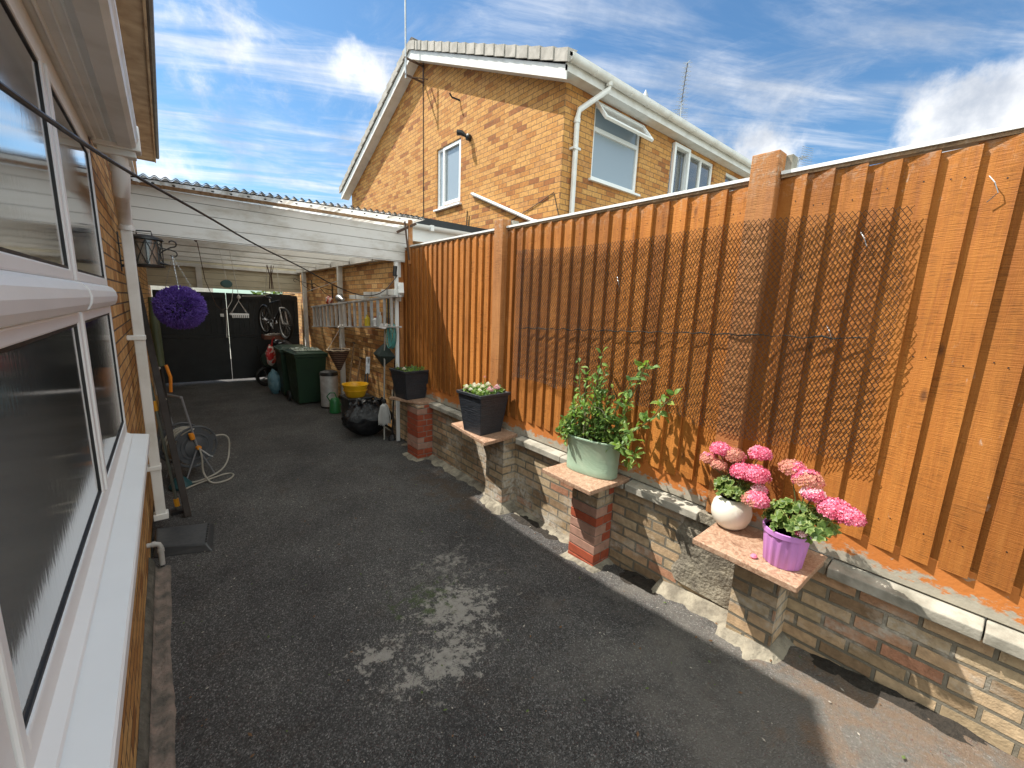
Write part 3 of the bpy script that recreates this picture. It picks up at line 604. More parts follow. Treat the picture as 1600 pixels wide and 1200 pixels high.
# top-hung vent standing open
f = MB(); L = .34; an = R(38); dy, dz = -math.sin(an) * L, -math.cos(an) * L; top = Vector((0, GY0 - .0, 4.965))
def vp_(x, t): return (x, top.y - .01 + dy * t, top.z + dz * t)
f.bar(vp_(5.13, 0), vp_(5.13, 1), .05, .04, (1, 0, 0)); f.bar(vp_(6.29, 0), vp_(6.29, 1), .05, .04, (1, 0, 0)); f.bar(vp_(5.105, .05), vp_(6.315, .05), .04, .05, (0, dy, dz)); f.bar(vp_(5.105, .95), vp_(6.315, .95), .04, .05, (0, dy, dz))
v = f.build('vent_sash', 'upvc', o, bev=.003); g = MB(); g.add([vp_(5.15, .08), vp_(6.27, .08), vp_(6.27, .92), vp_(5.15, .92)], [(0, 1, 2, 3)]); g.build('vent_glass', 'frost_blue', o)
o = house_window('bed', *SW[1], [7.80, 8.36], 'glass')
f = MB()
for (u0, u1) in ((7.25, 7.80),):
    y0 = GY0 - .06; f.box(u0, u0 + .06, y0, y0 + .05, 3.94, 4.97); f.box(u1 - .06, u1, y0, y0 + .05, 3.94, 4.97); f.box(u0 + .06, u1 - .06, y0, y0 + .05, 3.94, 4.0); f.box(u0 + .06, u1 - .06, y0, y0 + .05, 4.91, 4.97)
f.build('open_casement', 'upvc', o, bev=.003)
house_window('far', *SW[2], [9.84], 'glass')
# downpipe from the near gutter, lamp, cables, waste pipe
dp = MB(); dp.tube([(5.08, gyc, zN - .04), (5.08, gyc, zN - .14), (4.72, GY0 - .06, 4.72), (4.70, GY0 - .05, 4.6), (4.70, GY0 - .05, .1)], .038, 8); d_ = dp.build('downpipe', 'upvc_old', nh, True)
for q in ((4.70, GY0 - .05, 4.58), (5.08, gyc, zN - .07)): m = MB(); m.lathe([(.046, -.03), (.046, .03)], q, 10); m.build('pipe_collar', 'upvc_old', d_)
m = MB(); m.box(4.63, 4.77, GY0 - .09, GY0, 4.2, 4.23); m.build('pipe_clip', 'upvc_old', d_)
m = MB(); m.tube([(GX - .03, 6.72, 3.96), (GX - .045, 5.0, 3.27), (GX - .045, 4.7, 3.2)], .028, 8); m.tube([(GX + .02, 6.75, 3.97), (GX - .04, 6.68, 3.95)], .03, 8); m.build('waste_pipe', 'upvc_old', nh, True)
m = MB(); m.tube([(GX - .008, 8.64, 6.6), (GX - .006, 8.63, 5.2), (GX - .008, 8.62, 3.2)], .009, 5); m.build('wall_cable', 'blackmetal', nh); m = MB(); m.tube([(GX - .01, 5.6, 3.35), (GX - .01, 4.95, 3.52), (GX - .01, 4.62, 3.62), (GX - .01, 4.5, 3.3)], .006, 5)
m.build('wall_cable', 'blackmetal', nh); m = MB(); m.tube([(GX - .008, 6.9, 3.7), (GX - .008, 6.92, 3.4), (GX - .008, 6.85, 3.38), (GX - .008, 6.83, 3.6)], .007, 5); m.build('wall_cable', 'blackmetal', nh)
m = MB(); m.lathe([(.0, -.02), (.055, -.01), (.055, .05), (.03, .07)], (GX - .02, 6.85, 4.93), 12, (-1, 0, 0)); m.tube([(GX - .05, 6.85, 4.93), (GX - .14, 6.93, 5.0), (GX - .2, 6.98, 5.0)], [.02, .045, .05], 10); m.build('wall_lamp', 'blackmetal', nh, True)
m = MB(); m.tube([(GX - .0, 7.22, 5.66), (GX - .12, 7.30, 5.70), (GX - .16, 7.32, 5.76)], .016, 6); m.build('cable_hook', 'blackmetal', nh)
for q in range(1):
    ae = T('aerial_mast', 'tall slim aerial mast bracketed to the gable peak of the brick house', 'aerial', (GX - .4, 8.62, 6.3))
    m = MB(); m.tube([(GX - .40, 8.62, 6.38), (GX - .40, 8.62, 9.6)], .019, 8); m.build('mast', 'steel', ae, True)
    m = MB()
    for z in (6.45, 6.75): m.bar((GX, 8.62, z - .02), (GX - .42, 8.62, z), .03, .03)
    m.bar((GX - .012, 8.62, 6.38), (GX - .012, 8.62, 6.80), .04, .02, (1, 0, 0)); m.bar((GX, 8.45, 6.44), (GX - .3, 8.62, 6.44), .015, .015); m.build('wall_bracket', 'brown_metal', ae)
# roof vent
rv = T('roof_vent', 'small grey pointed vent cowl poking up above the gutter of the golden brick house', 'vent', (7.02, 5.0, 5.2))
m = MB(); m.lathe([(.03, 0), (.03, .58)], (7.02, 5.0, 5.2), 12); m.build('pipe', 'steel', rv, True); m = MB(); m.lathe([(.05, .56), (.055, .60), (.0, .72)], (7.02, 5.0, 5.2), 12); m.build('cowl', 'steel', rv)
# yagi aerials
def yagi(loc, h, L, az, n, label, grp=None, sc=1, tilt=0):
    a = T('tv_aerial', label, 'aerial', loc); x, y, z = loc
    m = MB(); m.tube([(x, y, z), (x, y, z + h)], .018 * sc, 6); m.build('mast', 'steel', a)
    d = Vector((math.cos(az) * math.cos(tilt), math.sin(az) * math.cos(tilt), math.sin(tilt))); sd = Vector((-math.sin(az), math.cos(az), 0)); c = Vector((x, y, z + h - .05))
    m = MB(); m.bar(c - d * L * .35, c + d * L * .65, .02 * sc, .02 * sc); m.build('boom', 'steel', a)
    m = MB()
    for i in range(n):
        p = c - d * L * .2 + d * (L * .85 * i / (n - 1)); w = .16 * sc * (1 - .35 * i / n); m.bar(p - sd * w, p + sd * w, .008 * sc, .008 * sc); m.bar(p - sd * w * .5 + Vector((0, 0, -.04)), p + sd * w * .5 + Vector((0, 0, .04)), .014 * sc, .014 * sc)
    m.build('director_rod', 'steel', a)
    m = MB(); p = c - d * L * .3
    for k in range(-4, 5): m.bar(p - sd * .22 * sc + Vector((0, 0, k * .055 * sc)), p + sd * .22 * sc + Vector((0, 0, k * .055 * sc)), .008 * sc, .008 * sc)
    m.build('reflector', 'steel', a); return a
yagi((9.05, 5.5, 5.4), 1.15, 1.35, R(-146), 13, 'ladder-like television aerial standing on the roof of the golden brick house', sc=.8, tilt=R(24))
# neighbour's garage under and beside the carport
ga = T('brick_garage', 'flat roofed brick garage whose long side wall runs under the carport', 'garage', (3.6, 9, 0))
m = MB(); m.box(2.62, GX - .002, 5.86, 13.6, 0, 2.60); m.box(2.74, GX - .002, 5.98, 13.5, 2.6, 2.98); m.build('wall', 'brick_garage', ga)
m = MB(); m.box(2.70, GX - .004, 5.80, 13.7, 3.10, 3.20); m.build('felt_edge', 'black_felt', ga)
m = MB(); m.box(2.72, GX - .004, 5.84, 5.975, 2.86, 3.099); m.box(2.66, 2.735, 5.86, 13.6, 2.602, 3.099); m.build('fascia', 'upvc', ga)
m = MB(); m.prism([(2.70, 5.79 + .055 * math.cos(a), 3.09 + .06 * math.sin(a)) for a in [math.pi + math.pi * i / 8 for i in range(9)]], (GX - 2.71, 0, 0)); m.box(3.1, 3.15, 5.725, 5.8, 3.02, 3.10); m.build('gutter', 'upvc', ga, True)
# far house carrying a small aerial
fh = T('distant_house', 'distant house almost hidden behind the fence top', 'house', (27.5, 9.5, 0))
m = MB(); m.box(25, 30, 7, 12, 0, 7.0); m.build('wall', 'brick_gold', fh); m = MB(); m.add([(24.7, 6.7, 6.9), (30.3, 6.7, 6.9), (30.3, 9.5, 8.6), (24.7, 9.5, 8.6), (24.7, 12.3, 6.9), (30.3, 12.3, 6.9)], [(0, 1, 2, 3), (3, 2, 5, 4), (0, 3, 4), (1, 5, 2)]); m.build('roof', 'roof_dark', fh)
yagi((28.0, 9.45, 8.5), 2.3, 1.5, R(70), 8, 'tiny far television aerial against the cloud just right of the near fence post', sc=2.0)
# ================================================================ CARPORT
cp = T('carport', 'white boarded carport with a corrugated plastic roof spanning the drive to the gates', 'carport', (1.2, 8.5, 0))
m = MB(); m.box(-.245, 2.56, 5.40, 5.44, 2.50, 2.93); m.build('front_beam', 'boards', cp)
m = MB()
for y in (6.45, 7.5, 8.55, 9.6, 10.65): m.box(-.245, 2.60, y, y + .05, 2.62, 2.90)
m.build('joist', 'boards', cp)
m = MB(); m.box(-.245, 2.60, 11.40, 11.44, 2.12, 2.90); m.build('end_panel', 'cream_boards', cp)
m = MB(); m.box(.55, .65, 11.34, 11.40, 2.12, 2.55); m.box(-.24, 2.6, 11.34, 11.40, 2.552, 2.62); m.build('end_frame', 'white_paint', cp)
m = MB(); m.box(2.50, 2.60, 5.45, 6.449, 2.58, 2.68); 
for a, b in ((6.5, 7.5), (7.55, 8.55), (8.6, 9.6), (9.65, 10.65), (10.7, 11.34)): m.box(2.50, 2.60, a, b - .002, 2.58, 2.68)
m.build('wall_plate', 'white_paint', cp)
for y in (8.15, 10.75): m = MB(); m.box(2.50, 2.58, y, y + .08, -.01, 2.58); m.build('post', 'white_paint', cp, bev=.004)
m = MB(); m.box(2.40, 2.445, 5.41, 5.45, 0, 2.498); m.build('front_post', 'upvc', cp, bev=.004)
for q in ((2.43, 2.50, 5.452, 5.60, 1.98, 2.12), (2.415, 2.50, 5.452, 5.5, 2.3, 2.5)): m = MB(); m.box(*q); m.build('junction_box', 'upvc_old', cp, bev=.006)
m = MB(); m.tube([(2.405, 5.42, 2.44), (2.395, 5.42, 2.36), (2.395, 5.42, 2.31)], .028, 8); m.build('sensor', 'blackmetal', cp, True)
# corrugated roof: 76 mm waves running front to back
m = MB(); nx = 39 * 8; vs = []; ys = [5.14, 5.6, 8.5, 11.7]
for y in ys:
    for i in range(nx + 1):
        x = -.245 + i * 2.94 / nx; z = 2.965 + (x + .2) * .028 - (y - 5.14) * .004 + .0125 * math.sin(2 * math.pi * x / .0755)
        vs.append((x, y, z))
m.add(vs, [(j * (nx + 1) + i, j * (nx + 1) + i + 1, (j + 1) * (nx + 1) + i + 1, (j + 1) * (nx + 1) + i) for j in range(3) for i in range(nx)])
rf = m.build('corrugated_roof', 'corrugated', cp, True, sharp=180)
m = MB(); vs2 = []
for y in (5.145, 5.19):
    for i in range(nx + 1):
        x = -.25 + i * 2.96 / nx; z = 2.979 + (x + .2) * .028 + .0125 * math.sin(2 * math.pi * x / .0755)
        vs2.append((x, y, z))
m.add(vs2, [(i, i + 1, nx + 2 + i, nx + 1 + i) for i in range(nx)]); m.build('roof_edge_strip', simple('mossy_roof_edge', (.13, .12, .11), .9, (.05, .05, .05), 30), cp, True, sharp=180)
m = MB(); m.tube([(-.24, 5.16, 2.952), (2.66, 5.16, 3.033)], .006, 5)
for i in range(19): x = -.15 + i * .151; m.lathe([(.0, -.012), (.013, -.008), (.013, .0), (.0, .004)], (x, 5.30, 2.955 + (x + .2) * .028), 8)
m.build('fixing_bolts', 'blackmetal', cp)
m = MB(); m.bar((-.24, 5.385, 2.945), (2.60, 5.385, 2.985), .03, .03); m.build('eaves_batten', 'old_timber', cp)
m = MB(); m.bar((2.545, 5.26, 3.02), (2.545, 5.26, 2.47), .055, .03, (0, 1, 0)); m.build('stub_timber', 'fence_post', cp, bev=.003)
m = MB(); m.bar((2.46, 5.24, 2.99), (2.52, 5.25, 2.52), .012, .03, (0, 1, 0)); m.bar((2.40, 5.35, 2.86), (2.60, 5.2, 2.98), .012, .03); m.build('brace_strap', 'brown_metal', cp)

# ================================================================ GATES
for i, (x0, x1, lab) in enumerate(((-.20, 1.064, 'left leaf of the tall black boarded gates, behind the purple flower ball'), (1.077, 2.55, 'right leaf of the tall black boarded gates, behind the hanging bicycle'))):
    gt = T('gate', lab, 'gate', ((x0 + x1) / 2, 11.62, 0), 'black drive gates')
    m = MB(); n = int((x1 - x0) / .1); w = (x1 - x0) / n
    for k in range(n): m.box(x0 + k * w + .003, x0 + (k + 1) * w - .003, 11.62, 11.64, .045, 2.04)
    m.box(x0 + .002, x1 - .002, 11.642, 11.65, .05, 2.035); m.build('board_panel', 'blackgate', gt)
    m = MB(); m.box(x0, x1, 11.58, 11.618, .06, 1.02); m.box(x0, x1, 11.575, 11.618, 1.03, 1.10); m.box(x0, x1, 11.575, 11.618, 1.92, 2.0); m.box(x0, x0 + .08, 11.575, 11.618, 1.11, 1.91); m.box(x1 - .08, x1, 11.575, 11.618, 1.11, 1.91)
    m.build('gate_frame', 'blackgate', gt)
    if i == 0: m = MB(); m.box(.93, 1.0, 11.54, 11.574, 1.50, 1.57); m.build('latch', 'upvc', gt, bev=.006)
# hedge beyond the gates
def leafy(m, c, r, n, ls, fl=.6):
    for _ in range(n):
        d = Vector((random.gauss(0, 1), random.gauss(0, 1), random.gauss(0, 1))).normalized(); p = Vector(c) + Vector((d.x * r[0], d.y * r[1], d.z * r[2])) * (random.random() ** .4)
        a = Vector((random.uniform(-1, 1), random.uniform(-1, 1), random.uniform(-.6, .6))).normalized(); b = a.orthogonal().normalized(); s = ls * random.uniform(.6, 1.3)
        m.add([p - a * s, p + b * s * .5, p + a * s, p - b * s * .5], [(0, 1, 2, 3)])
def leafmat(name, c1, c2, c3=None, tr=.35, rough=.45):
    m = NT(name); isl = m.geo.outputs['Random Per Island']
    c = m.ramp(isl, [(0, c1), (.5, c2), (1, c3 or c2)]); m.fin(c, rough, spec=.35)
    t = m.n('ShaderNodeBsdfTranslucent'); m.l(m.mix(1, c, (1.2, 1.4, .6) if 'petal' not in name and 'floret' not in name else (1, 1, 1), 'MULTIPLY'), t.inputs[0]); x = m.n('ShaderNodeMixShader'); x.inputs[0].default_value = tr
    m.l(m.b.outputs[0], x.inputs[1]); m.l(t.outputs[0], x.inputs[2]); m.l(x.outputs[0], m.o.inputs[0]); return m.m
M_['hedge'] = leafmat('hedge_leaf', (.06, .10, .02), (.10, .16, .03), (.16, .20, .04))
M_['leaf_pea'] = leafmat('pea_leaf', (.09, .17, .05), (.155, .26, .065), (.28, .36, .08))
M_['leaf_ger'] = leafmat('geranium_leaf', (.06, .115, .025), (.10, .17, .035), (.16, .24, .05))
M_['leaf_edge'] = leafmat('pale_leaf_margin', (.17, .24, .06), (.23, .30, .085), (.31, .36, .12))
M_['petal_pink'] = leafmat('pink_petal', (.70, .09, .19), (.82, .20, .32), (.86, .40, .50), .2, .6)
M_['petal_old'] = leafmat('fading_petal', (.60, .30, .18), (.66, .24, .22), (.70, .42, .30), .25, .7)
M_['petal_pale'] = leafmat('pale_pink_petal', (.82, .45, .52), (.85, .58, .62), (.86, .7, .7), .25, .6)
M_['petal_white'] = leafmat('cream_petal', (.78, .75, .52), (.82, .80, .66), (.85, .84, .76), .25, .6)
M_['petal_purple'] = leafmat('purple_floret', (.10, .05, .28), (.17, .09, .42), (.27, .17, .56), .15, .6)
M_['stem'] = simple('green_stem', (.10, .13, .04), .6)
hd = T('hedge', 'sunlit hedge showing as a thin strip over the black gates', 'hedge', (1, 17, 0))
m = MB(); leafy(m, (4.0, 17, 1.25), (2.2, .7, 1.3), 4200, .11); m.build('foliage', 'hedge', hd)
m = MB(); 
for x in (2.4, 3.4, 4.6, 5.6): m = MB(); m.tube([(x, 17, -.05), (x, 17, 1.2)], .05, 6); m.build('trunk', 'old_timber', hd)

dw = T('street_wall', 'pale rendered wall across the street glimpsed above the gates', 'wall', (-3, 22, 0)); m = MB(); m.box(-9, 1.6, 22, 22.3, 0, 2.9); m.build('render_face', simple('pale_render', (.62, .60, .55), .9), dw); m = MB(); m.box(-9.05, 1.65, 21.96, 22.34, 2.9, 2.98); m.build('wall_coping', 'coping', dw)
# ================================================================ LOW WALL WITH PILLARS
gw = T('garden_wall', 'low weathered brick wall with concrete coping, four short pillars and stone slabs', 'wall', (2.55, 2, 0))
m = MB(); m.box(2.513, 2.72, -2.0, 5.85, -.05, .675); m.build('brickwork', 'brick_low', gw)
m = MB()
for a, b in ((4.66, 5.50), (3.90, 4.655), (3.66, 3.895), (2.3, 2.885), (1.66, 2.295), (1.10, 1.64), (-.10, .425), (-.90, -.106), (-1.9, -.906)):
    x0 = 2.462 + random.uniform(-.004, .004); m.prism([(x0, a, .678), (2.62, a, .678), (2.62, a, .748), (x0 + .03, a, .736), (x0, a, .730)], (0, b - a, 0))
m.build('coping', 'coping', gw, bev=.005)
# rough cement render where the wall was patched
m = MB(); nx, nz = 14, 12; vs = []
for j in range(nz + 1):
    for i in range(nx + 1):
        y = .80 + .42 * i / nx + .03 * math.sin(j); z = .19 + .50 * j / nz; e = min(i, nx - i, 2) / 2
        vs.append((2.508 - e * (.012 + .008 * fbm(y * 16, z * 16)), y, z))
m.add(vs, [(j * (nx + 1) + i + 1, j * (nx + 1) + i, (j + 1) * (nx + 1) + i, (j + 1) * (nx + 1) + i + 1) for j in range(nz) for i in range(nx)])
m.build('cement_patch', 'cement', gw, smooth=True)
m = MB(); m.box(2.475, 2.56, .43, 1.095, .678, .742); m.build('mortar_bed', 'cement', gw)
def red_pillar(x, y0, y1, z0, z1, pattern):
    """courses of single bricks: each brick a bevelled block standing proud of the mortar core"""
    core = MB(); core.box(x + .006, 2.512, y0 + .006, y1 - .006, -.04, z1 - .001); core.build('pillar_core', 'mortar', gw)
    mats = {'r': MB(), 'p': MB(), 'b': MB()}
    H = .075; k = 0; z = z0
    while z < z1 - .02:
        zt = min(z + H - .009, z1 - .004); kind = pattern[k % len(pattern)]
        bl = [(x, 2.506)] if False else None
        j = lambda: random.uniform(-.0025, .0025)
        q = x + (.085 if k % 2 else .125)
        mats[kind].box(x + j(), q, y0 + j(), y1 + j(), z, zt)
        k2 = 'r' if (x < 2.33 and k % 5 != 2) else kind
        mats[k2 if k2 in mats else kind].box(q + .009, 2.511, y0 + .002 + j(), y1, z, zt)
        z += H; k += 1
    for kk, mm in (('r', 'brick_red'), ('p', 'brick_buff'), ('b', 'brick_low')):
        if mats[kk].v: mats[kk].build('pillar_brick', mm, gw, bev=.003)
red_pillar(2.30, 4.58, 4.87, 0, .715, 'rrpprrrrpb')
red_pillar(2.32, 1.76, 2.01, 0, .715, 'rrppprpbb')
m = MB(); m.box(2.36, 2.512, 2.93, 3.20, -.04, .714); m.build('pillar', 'brick_low', gw)
m = MB(); m.box(2.33, 2.512, .575, .80, .1, .714); m.build('pillar', 'brick_low', gw)
def slab(poly, z=.75, t=.032, lab=None):
    m = MB(); pts = []
    n = len(poly)
    for i in range(n):
        a, b = Vector(poly[i]), Vector(poly[(i + 1) % n])
        for k in range(7):
            p = a.lerp(b, k / 7); q = .0035 * fbm(p.x * 30, p.y * 30, i) * (0 if k == 0 else 1); pts.append((p.x + q, p.y + q, z - t))
    m.prism(pts[::-1] if False else pts, (0, 0, t)); o = m.build('stone_slab', 'slab', gw, bev=.004)
    if lab: o['label'] = lab
    return o
slab([(2.33, 4.60), (2.58, 4.58), (2.56, 5.06), (2.15, 5.08)], lab='chipped stone slab under the farther dark planter')
slab([(2.11, 2.89), (2.54, 2.94), (2.54, 3.62), (2.19, 3.60)])
slab([(2.11, 1.67), (2.54, 1.655), (2.54, 2.15), (2.12, 2.155)])
slab([(2.11, .455), (2.54, .445), (2.54, .965), (2.12, .955)])
m = MB(); m.lathe([(0, 0), (.013, .004), (.016, .010), (.010, .018), (0, .020)], (2.20, .675, .75), 9, sx=1.3); tag(m.build('fallen_petals', 'petal_pink'), 'small bright pink fallen blossom lying on the front edge of the nearest slab', 'blossom')

# ================================================================ FENCE
fe = T('timber_fence', 'tall orange stained featheredge fence with timber posts standing on the low wall', 'fence', (2.56, 2, .7))
def boards(y0, y1, ztop=2.665, zb=.895):
    m = MB(); n = round((y1 - y0) / .122); w = (y1 - y0) / n
    for k in range(n):
        yn, yf = y0 + k * w, y0 + (k + 1) * w + .016; j = random.uniform(-.003, .003); zt = ztop + random.uniform(-.010, .006); zz = zb + random.uniform(-.006, .006)
        bw = random.uniform(-.0015, .0015)
        a = [(2.5370 + j * .4, yn), (2.5600, yf), (2.5655, yf), (2.5600, yn)]
        prof = [(2.5310 + bw, yn + j), (2.5555, yf + j), (2.5625, yf + j), (2.5510, yn + j)]
        m.add([(x, y, zz) for x, y in prof] + [(x, y, zt) for x, y in prof], [(0, 3, 2, 1)[::-1], (4, 5, 6, 7)[::-1], (0, 1, 5, 4)[::-1], (1, 2, 6, 5)[::-1], (2, 3, 7, 6)[::-1], (3, 0, 4, 7)[::-1]])
    m.k = 1
    for k in range(n):
        for z in (1.045, 1.80, 2.53):
            for f in (.30,) if k % 2 else (.28, .62):
                y = y0 + (k + f) * w; x = 2.5310 + .0245 * f * .88 - .0022; zz = z + random.uniform(-.02, .02); r = .0032
                m.add([(x, y + r * math.cos(a), zz + r * math.sin(a)) for a in [math.pi / 3 * q for q in range(6)]], [(0, 1, 2, 3, 4, 5)])
    m.k = 0
    return m
for y0, y1 in ((3.36, 5.50), (1.075, 3.215), (-1.21, .925), (-3.5, -1.36)):
    boards(y0, y1).build('board_panel', ['fence', 'rubber'], fe)
    m = MB(); m.box(2.571, 2.61, y0, y1, 1.0, 1.09); m.box(2.571, 2.61, y0, y1, 1.75, 1.84); m.box(2.571, 2.61, y0, y1, 2.48, 2.57); m.build('rail', 'fence_post', fe)
    m = MB(); m.box(2.548, 2.60, y0, y1, .75, .925); m.build('gravel_board', 'gravel_board', fe, bev=.004)
    m = MB(); m.box(2.527, 2.60, y0 - (.0), y1, 2.686, 2.703); m.build('capping_strip', 'upvc', fe)
    m = MB(); m.box(2.537, 2.595, y0, y1, 2.670, 2.6855); m.build('capping_shadow_batten', 'old_timber', fe)
for y, zt in ((3.22, 2.765), (.93, 2.80), (-1.355, 2.79)):
    m = MB(); m.box(2.49, 2.585, y, y + .135, .752, zt); m.build('post', 'fence_post', fe, bev=.004)
    m = MB(); m.box(2.587, 2.66, y - .03, y + .12, .6, zt - .005); m.build('concrete_post', 'coping', fe, bev=.004)
m = MB(); m.box(2.5, 2.58, 5.502, 5.56, .752, 2.66); m.build('end_post', 'fence_post', fe)
for p in ((2.53, .18, 2.53), (2.53, .62, 1.93), (2.53, .55, 2.36), (2.52, 1.9, 2.2)):
    m = MB(); y0 = p[1]; m.tube([p, (p[0] - .015, y0 - .02, p[2] - .03), (p[0] - .012, y0 - .035, p[2] - .07), (p[0] - .004, y0 - .01, p[2] - .10)], .002, 4); m.build('wire_tie', 'steel', fe)

# ================================================================ PLASTIC MESH ON THE FENCE
def tr_edge(s):   # bottom edge height along the mesh
    return 1.25 + .07 * sm(s * 4) * (1 - sm((s - .35) * 2.2)) + .018 * math.sin(s * 23) + .01 * math.sin(s * 51)
def trellis():
    root = T('climbing_mesh', 'dark plastic diamond mesh tied across the middle of the orange fence', 'mesh', (2.5, 1.7, 1.2))
    m = MB(); Y0, Y1 = 3.01, .37; cols = 108; pz = .0330; tz = 2.455
    dy = (Y1 - Y0) / cols
    def P(i, j):
        s = i / cols; bot = tr_edge(s); rows = 36
        yy = Y0 + dy * i; zz = tz - j * pz
        rr = (.012 * sm((s - .93) * 14) * math.sin(j * .24 + .6)) 
        px_ = 2.516 - .037 * sm(1 - abs(yy - 1.0) / .22) * 1.0
        x = px_ - .004 * math.sin(s * 19 + 1) - .003 * math.sin(j * .3 + s * 9) - .010 * math.sin(max(0, min(1, (zz - bot) / (tz - bot))) * math.pi) - .030 * (1 - sm((zz - bot) * 7)) * (.5 + .5 * math.sin(s * 31)) - abs(rr) * .6
        zz += .010 * math.sin(s * 14) * (j / 36) + .012 * math.sin(s * 8 + 2)
        yy += .005 * math.sin(j * .22 + s * 3) + rr
        pass
        return Vector((x, yy, zz))
    for i in range(cols):
        bot = tr_edge((i + .5) / cols); nj = int((tz - bot) / pz)
        for sgn in (0, 1):
            pts = [P(i + ((j + sgn) % 2), j) for j in range(nj + 1)]
            for k, p in enumerate(pts): p.x += .0022 * (1 if sgn else -1)
            r = .0016; vs = []; fs = []
            for p in pts: vs += [p + Vector((-r, 0, 0)), p + Vector((r * .6, r, 0)), p + Vector((r * .6, -r, 0))]
            for k in range(len(pts) - 1):
                for q in range(3): fs.append((k * 3 + q, k * 3 + (q + 1) % 3, (k + 1) * 3 + (q + 1) % 3, (k + 1) * 3 + q))
            m.add(vs, fs)
    m.build('mesh_sheet', simple('grey_black_plastic_mesh', (.035, .032, .030), .35, (.02, .018, .016), 20), root)
    m = MB(); pts = [Vector((2.508 - .033 * sm(1 - abs(2.0 - t * .044) / .22) + .003 * math.sin(t * 1.7), 3.0 - t * .044, 1.765 + .006 * math.sin(t * 1.9) + .008 * random.random() + .11 * t / 60)) for t in range(59)]
    m.tube(pts, [.0015 + .004 * random.random() for _ in pts], 5); m.build('overlap_seam', simple('dark_twisted_edge', (.02, .022, .02), .95), root)
trellis()
# ================================================================ PLANTERS AND PLANTS
M_['planter'] = (lambda m: m.fin(m.mix(m.rng(m.noise(6), .4, .7), (.022, .026, .034), (.032, .036, .044)), .42, m.bump(m.noise(1, m.vec((14, 14, 75)), 3, .5, .6), .9, .008), spec=.45))(NT('rippled_anthracite_plastic'))
M_['soil'] = simple('potting_soil', (.035, .022, .014), .95, (.06, .04, .025), 40, 1, .01, 60)
def planter(c, rz, label, hb, ht, h, group='anthracite square planters'):
    root = T('planter', label, 'planter', c, group); c = Vector(c); cs, sn = math.cos(rz), math.sin(rz)
    def P(x, y, z): return (c.x + x * cs - y * sn, c.y + x * sn + y * cs, c.z + z)
    def ring(s, z): return [P(-s, -s, z), P(s, -s, z), P(s, s, z), P(-s, s, z)]
    m = MB(); R_ = [ring(hb, 0), ring(ht - .012, h - .03), ring(ht, h - .028), ring(ht + .002, h), ring(ht - .02, h), ring(ht - .03, h - .06)]; vs = sum(R_, [])
    fs = [(0, 3, 2, 1)] + [(k * 4 + i, k * 4 + (i + 1) % 4, (k + 1) * 4 + (i + 1) % 4, (k + 1) * 4 + i) for k in range(5) for i in range(4)]
    m.add(vs, fs); m.build('pot', 'planter', root, bev=.004)
    m = MB(); g = 12; q = ht - .031; vs = [P(-q + 2 * q * i / g, -q + 2 * q * j / g, h - .055 + .012 * fbm(i * .8, j * .8)) for j in range(g + 1) for i in range(g + 1)]
    m.add(vs, [(j * (g + 1) + i, j * (g + 1) + i + 1, (j + 1) * (g + 1) + i + 1, (j + 1) * (g + 1) + i) for j in range(g) for i in range(g)]); m.build('soil', 'soil', root, smooth=True)
    return root, P
def leaf(m, p, ax, nrm, L, Wd, fold=.25, mi=None):
    p = Vector(p); ax = Vector(ax).normalized(); nrm = Vector(nrm); s = ax.cross(nrm)
    if s.length < 1e-3: s = ax.orthogonal()
    s.normalize(); n = s.cross(ax).normalized()
    pts = [p]; 
    prof = [(.22, .72), (.5, 1.0), (.78, .68)]
    L_ = [p + ax * L * t - s * Wd * w * .5 + n * Wd * fold * w * .5 for t, w in prof]; R_ = [p + ax * L * t + s * Wd * w * .5 + n * Wd * fold * w * .5 for t, w in prof]
    Cn = [p + ax * L * t - n * L * .12 * t * t for t, w in prof]; tip = p + ax * L - n * L * .18
    m.add([p] + L_ + Cn + R_ + [tip], [(0, 4, 1), (0, 7, 4), (1, 4, 5, 2), (4, 7, 8, 5), (2, 5, 6, 3), (5, 8, 9, 6), (3, 6, 10), (6, 9, 10)])
def rv_(a=1): return Vector((random.uniform(-a, a), random.uniform(-a, a), random.uniform(-a, a)))
def floret(m, p, n, r, k=6):
    n = Vector(n).normalized(); a = n.orthogonal().normalized(); b = n.cross(a); o = random.random() * 6
    for i in range(k):
        t = o + i * 2 * math.pi / k; d = (a * math.cos(t) + b * math.sin(t)); e = (-a * math.sin(t) + b * math.cos(t)); up = n * r * random.uniform(.1, .5)
        m.add([p, p + d * r * .6 - e * r * .38 + up * .6, p + d * r + up, p + d * r * .6 + e * r * .38 + up * .6], [(0, 1, 2, 3)])
    for i in range(3):
        t = o + i * 2.1; d = (a * math.cos(t) + b * math.sin(t)); e = (-a * math.sin(t) + b * math.cos(t)); q = p + n * r * .15
        m.add([q, q + d * r * .3 - e * r * .25 + n * r * .4, q + d * r * .5 + n * r * .55, q + d * r * .3 + e * r * .25 + n * r * .4], [(0, 1, 2, 3)])
def rose(m, p, r, n=26):
    for i in range(n):
        t = i * 2.4; k = (i / n); d = Vector((math.cos(t), math.sin(t), 0)); e = Vector((-d.y, d.x, 0)); rr = r * (.25 + .75 * k); z = r * (1 - k) * .9
        c = Vector(p) + d * rr * .7 + Vector((0, 0, z)); up = Vector((0, 0, 1)) * r * .45; o = d * r * .3 * k
        m.add([c - e * r * .42 * (0.4 + k), c + e * r * .42 * (0.4 + k), c + e * r * .36 * (0.4 + k) + up + o, c - e * r * .36 * (0.4 + k) + up + o], [(0, 1, 2, 3)])
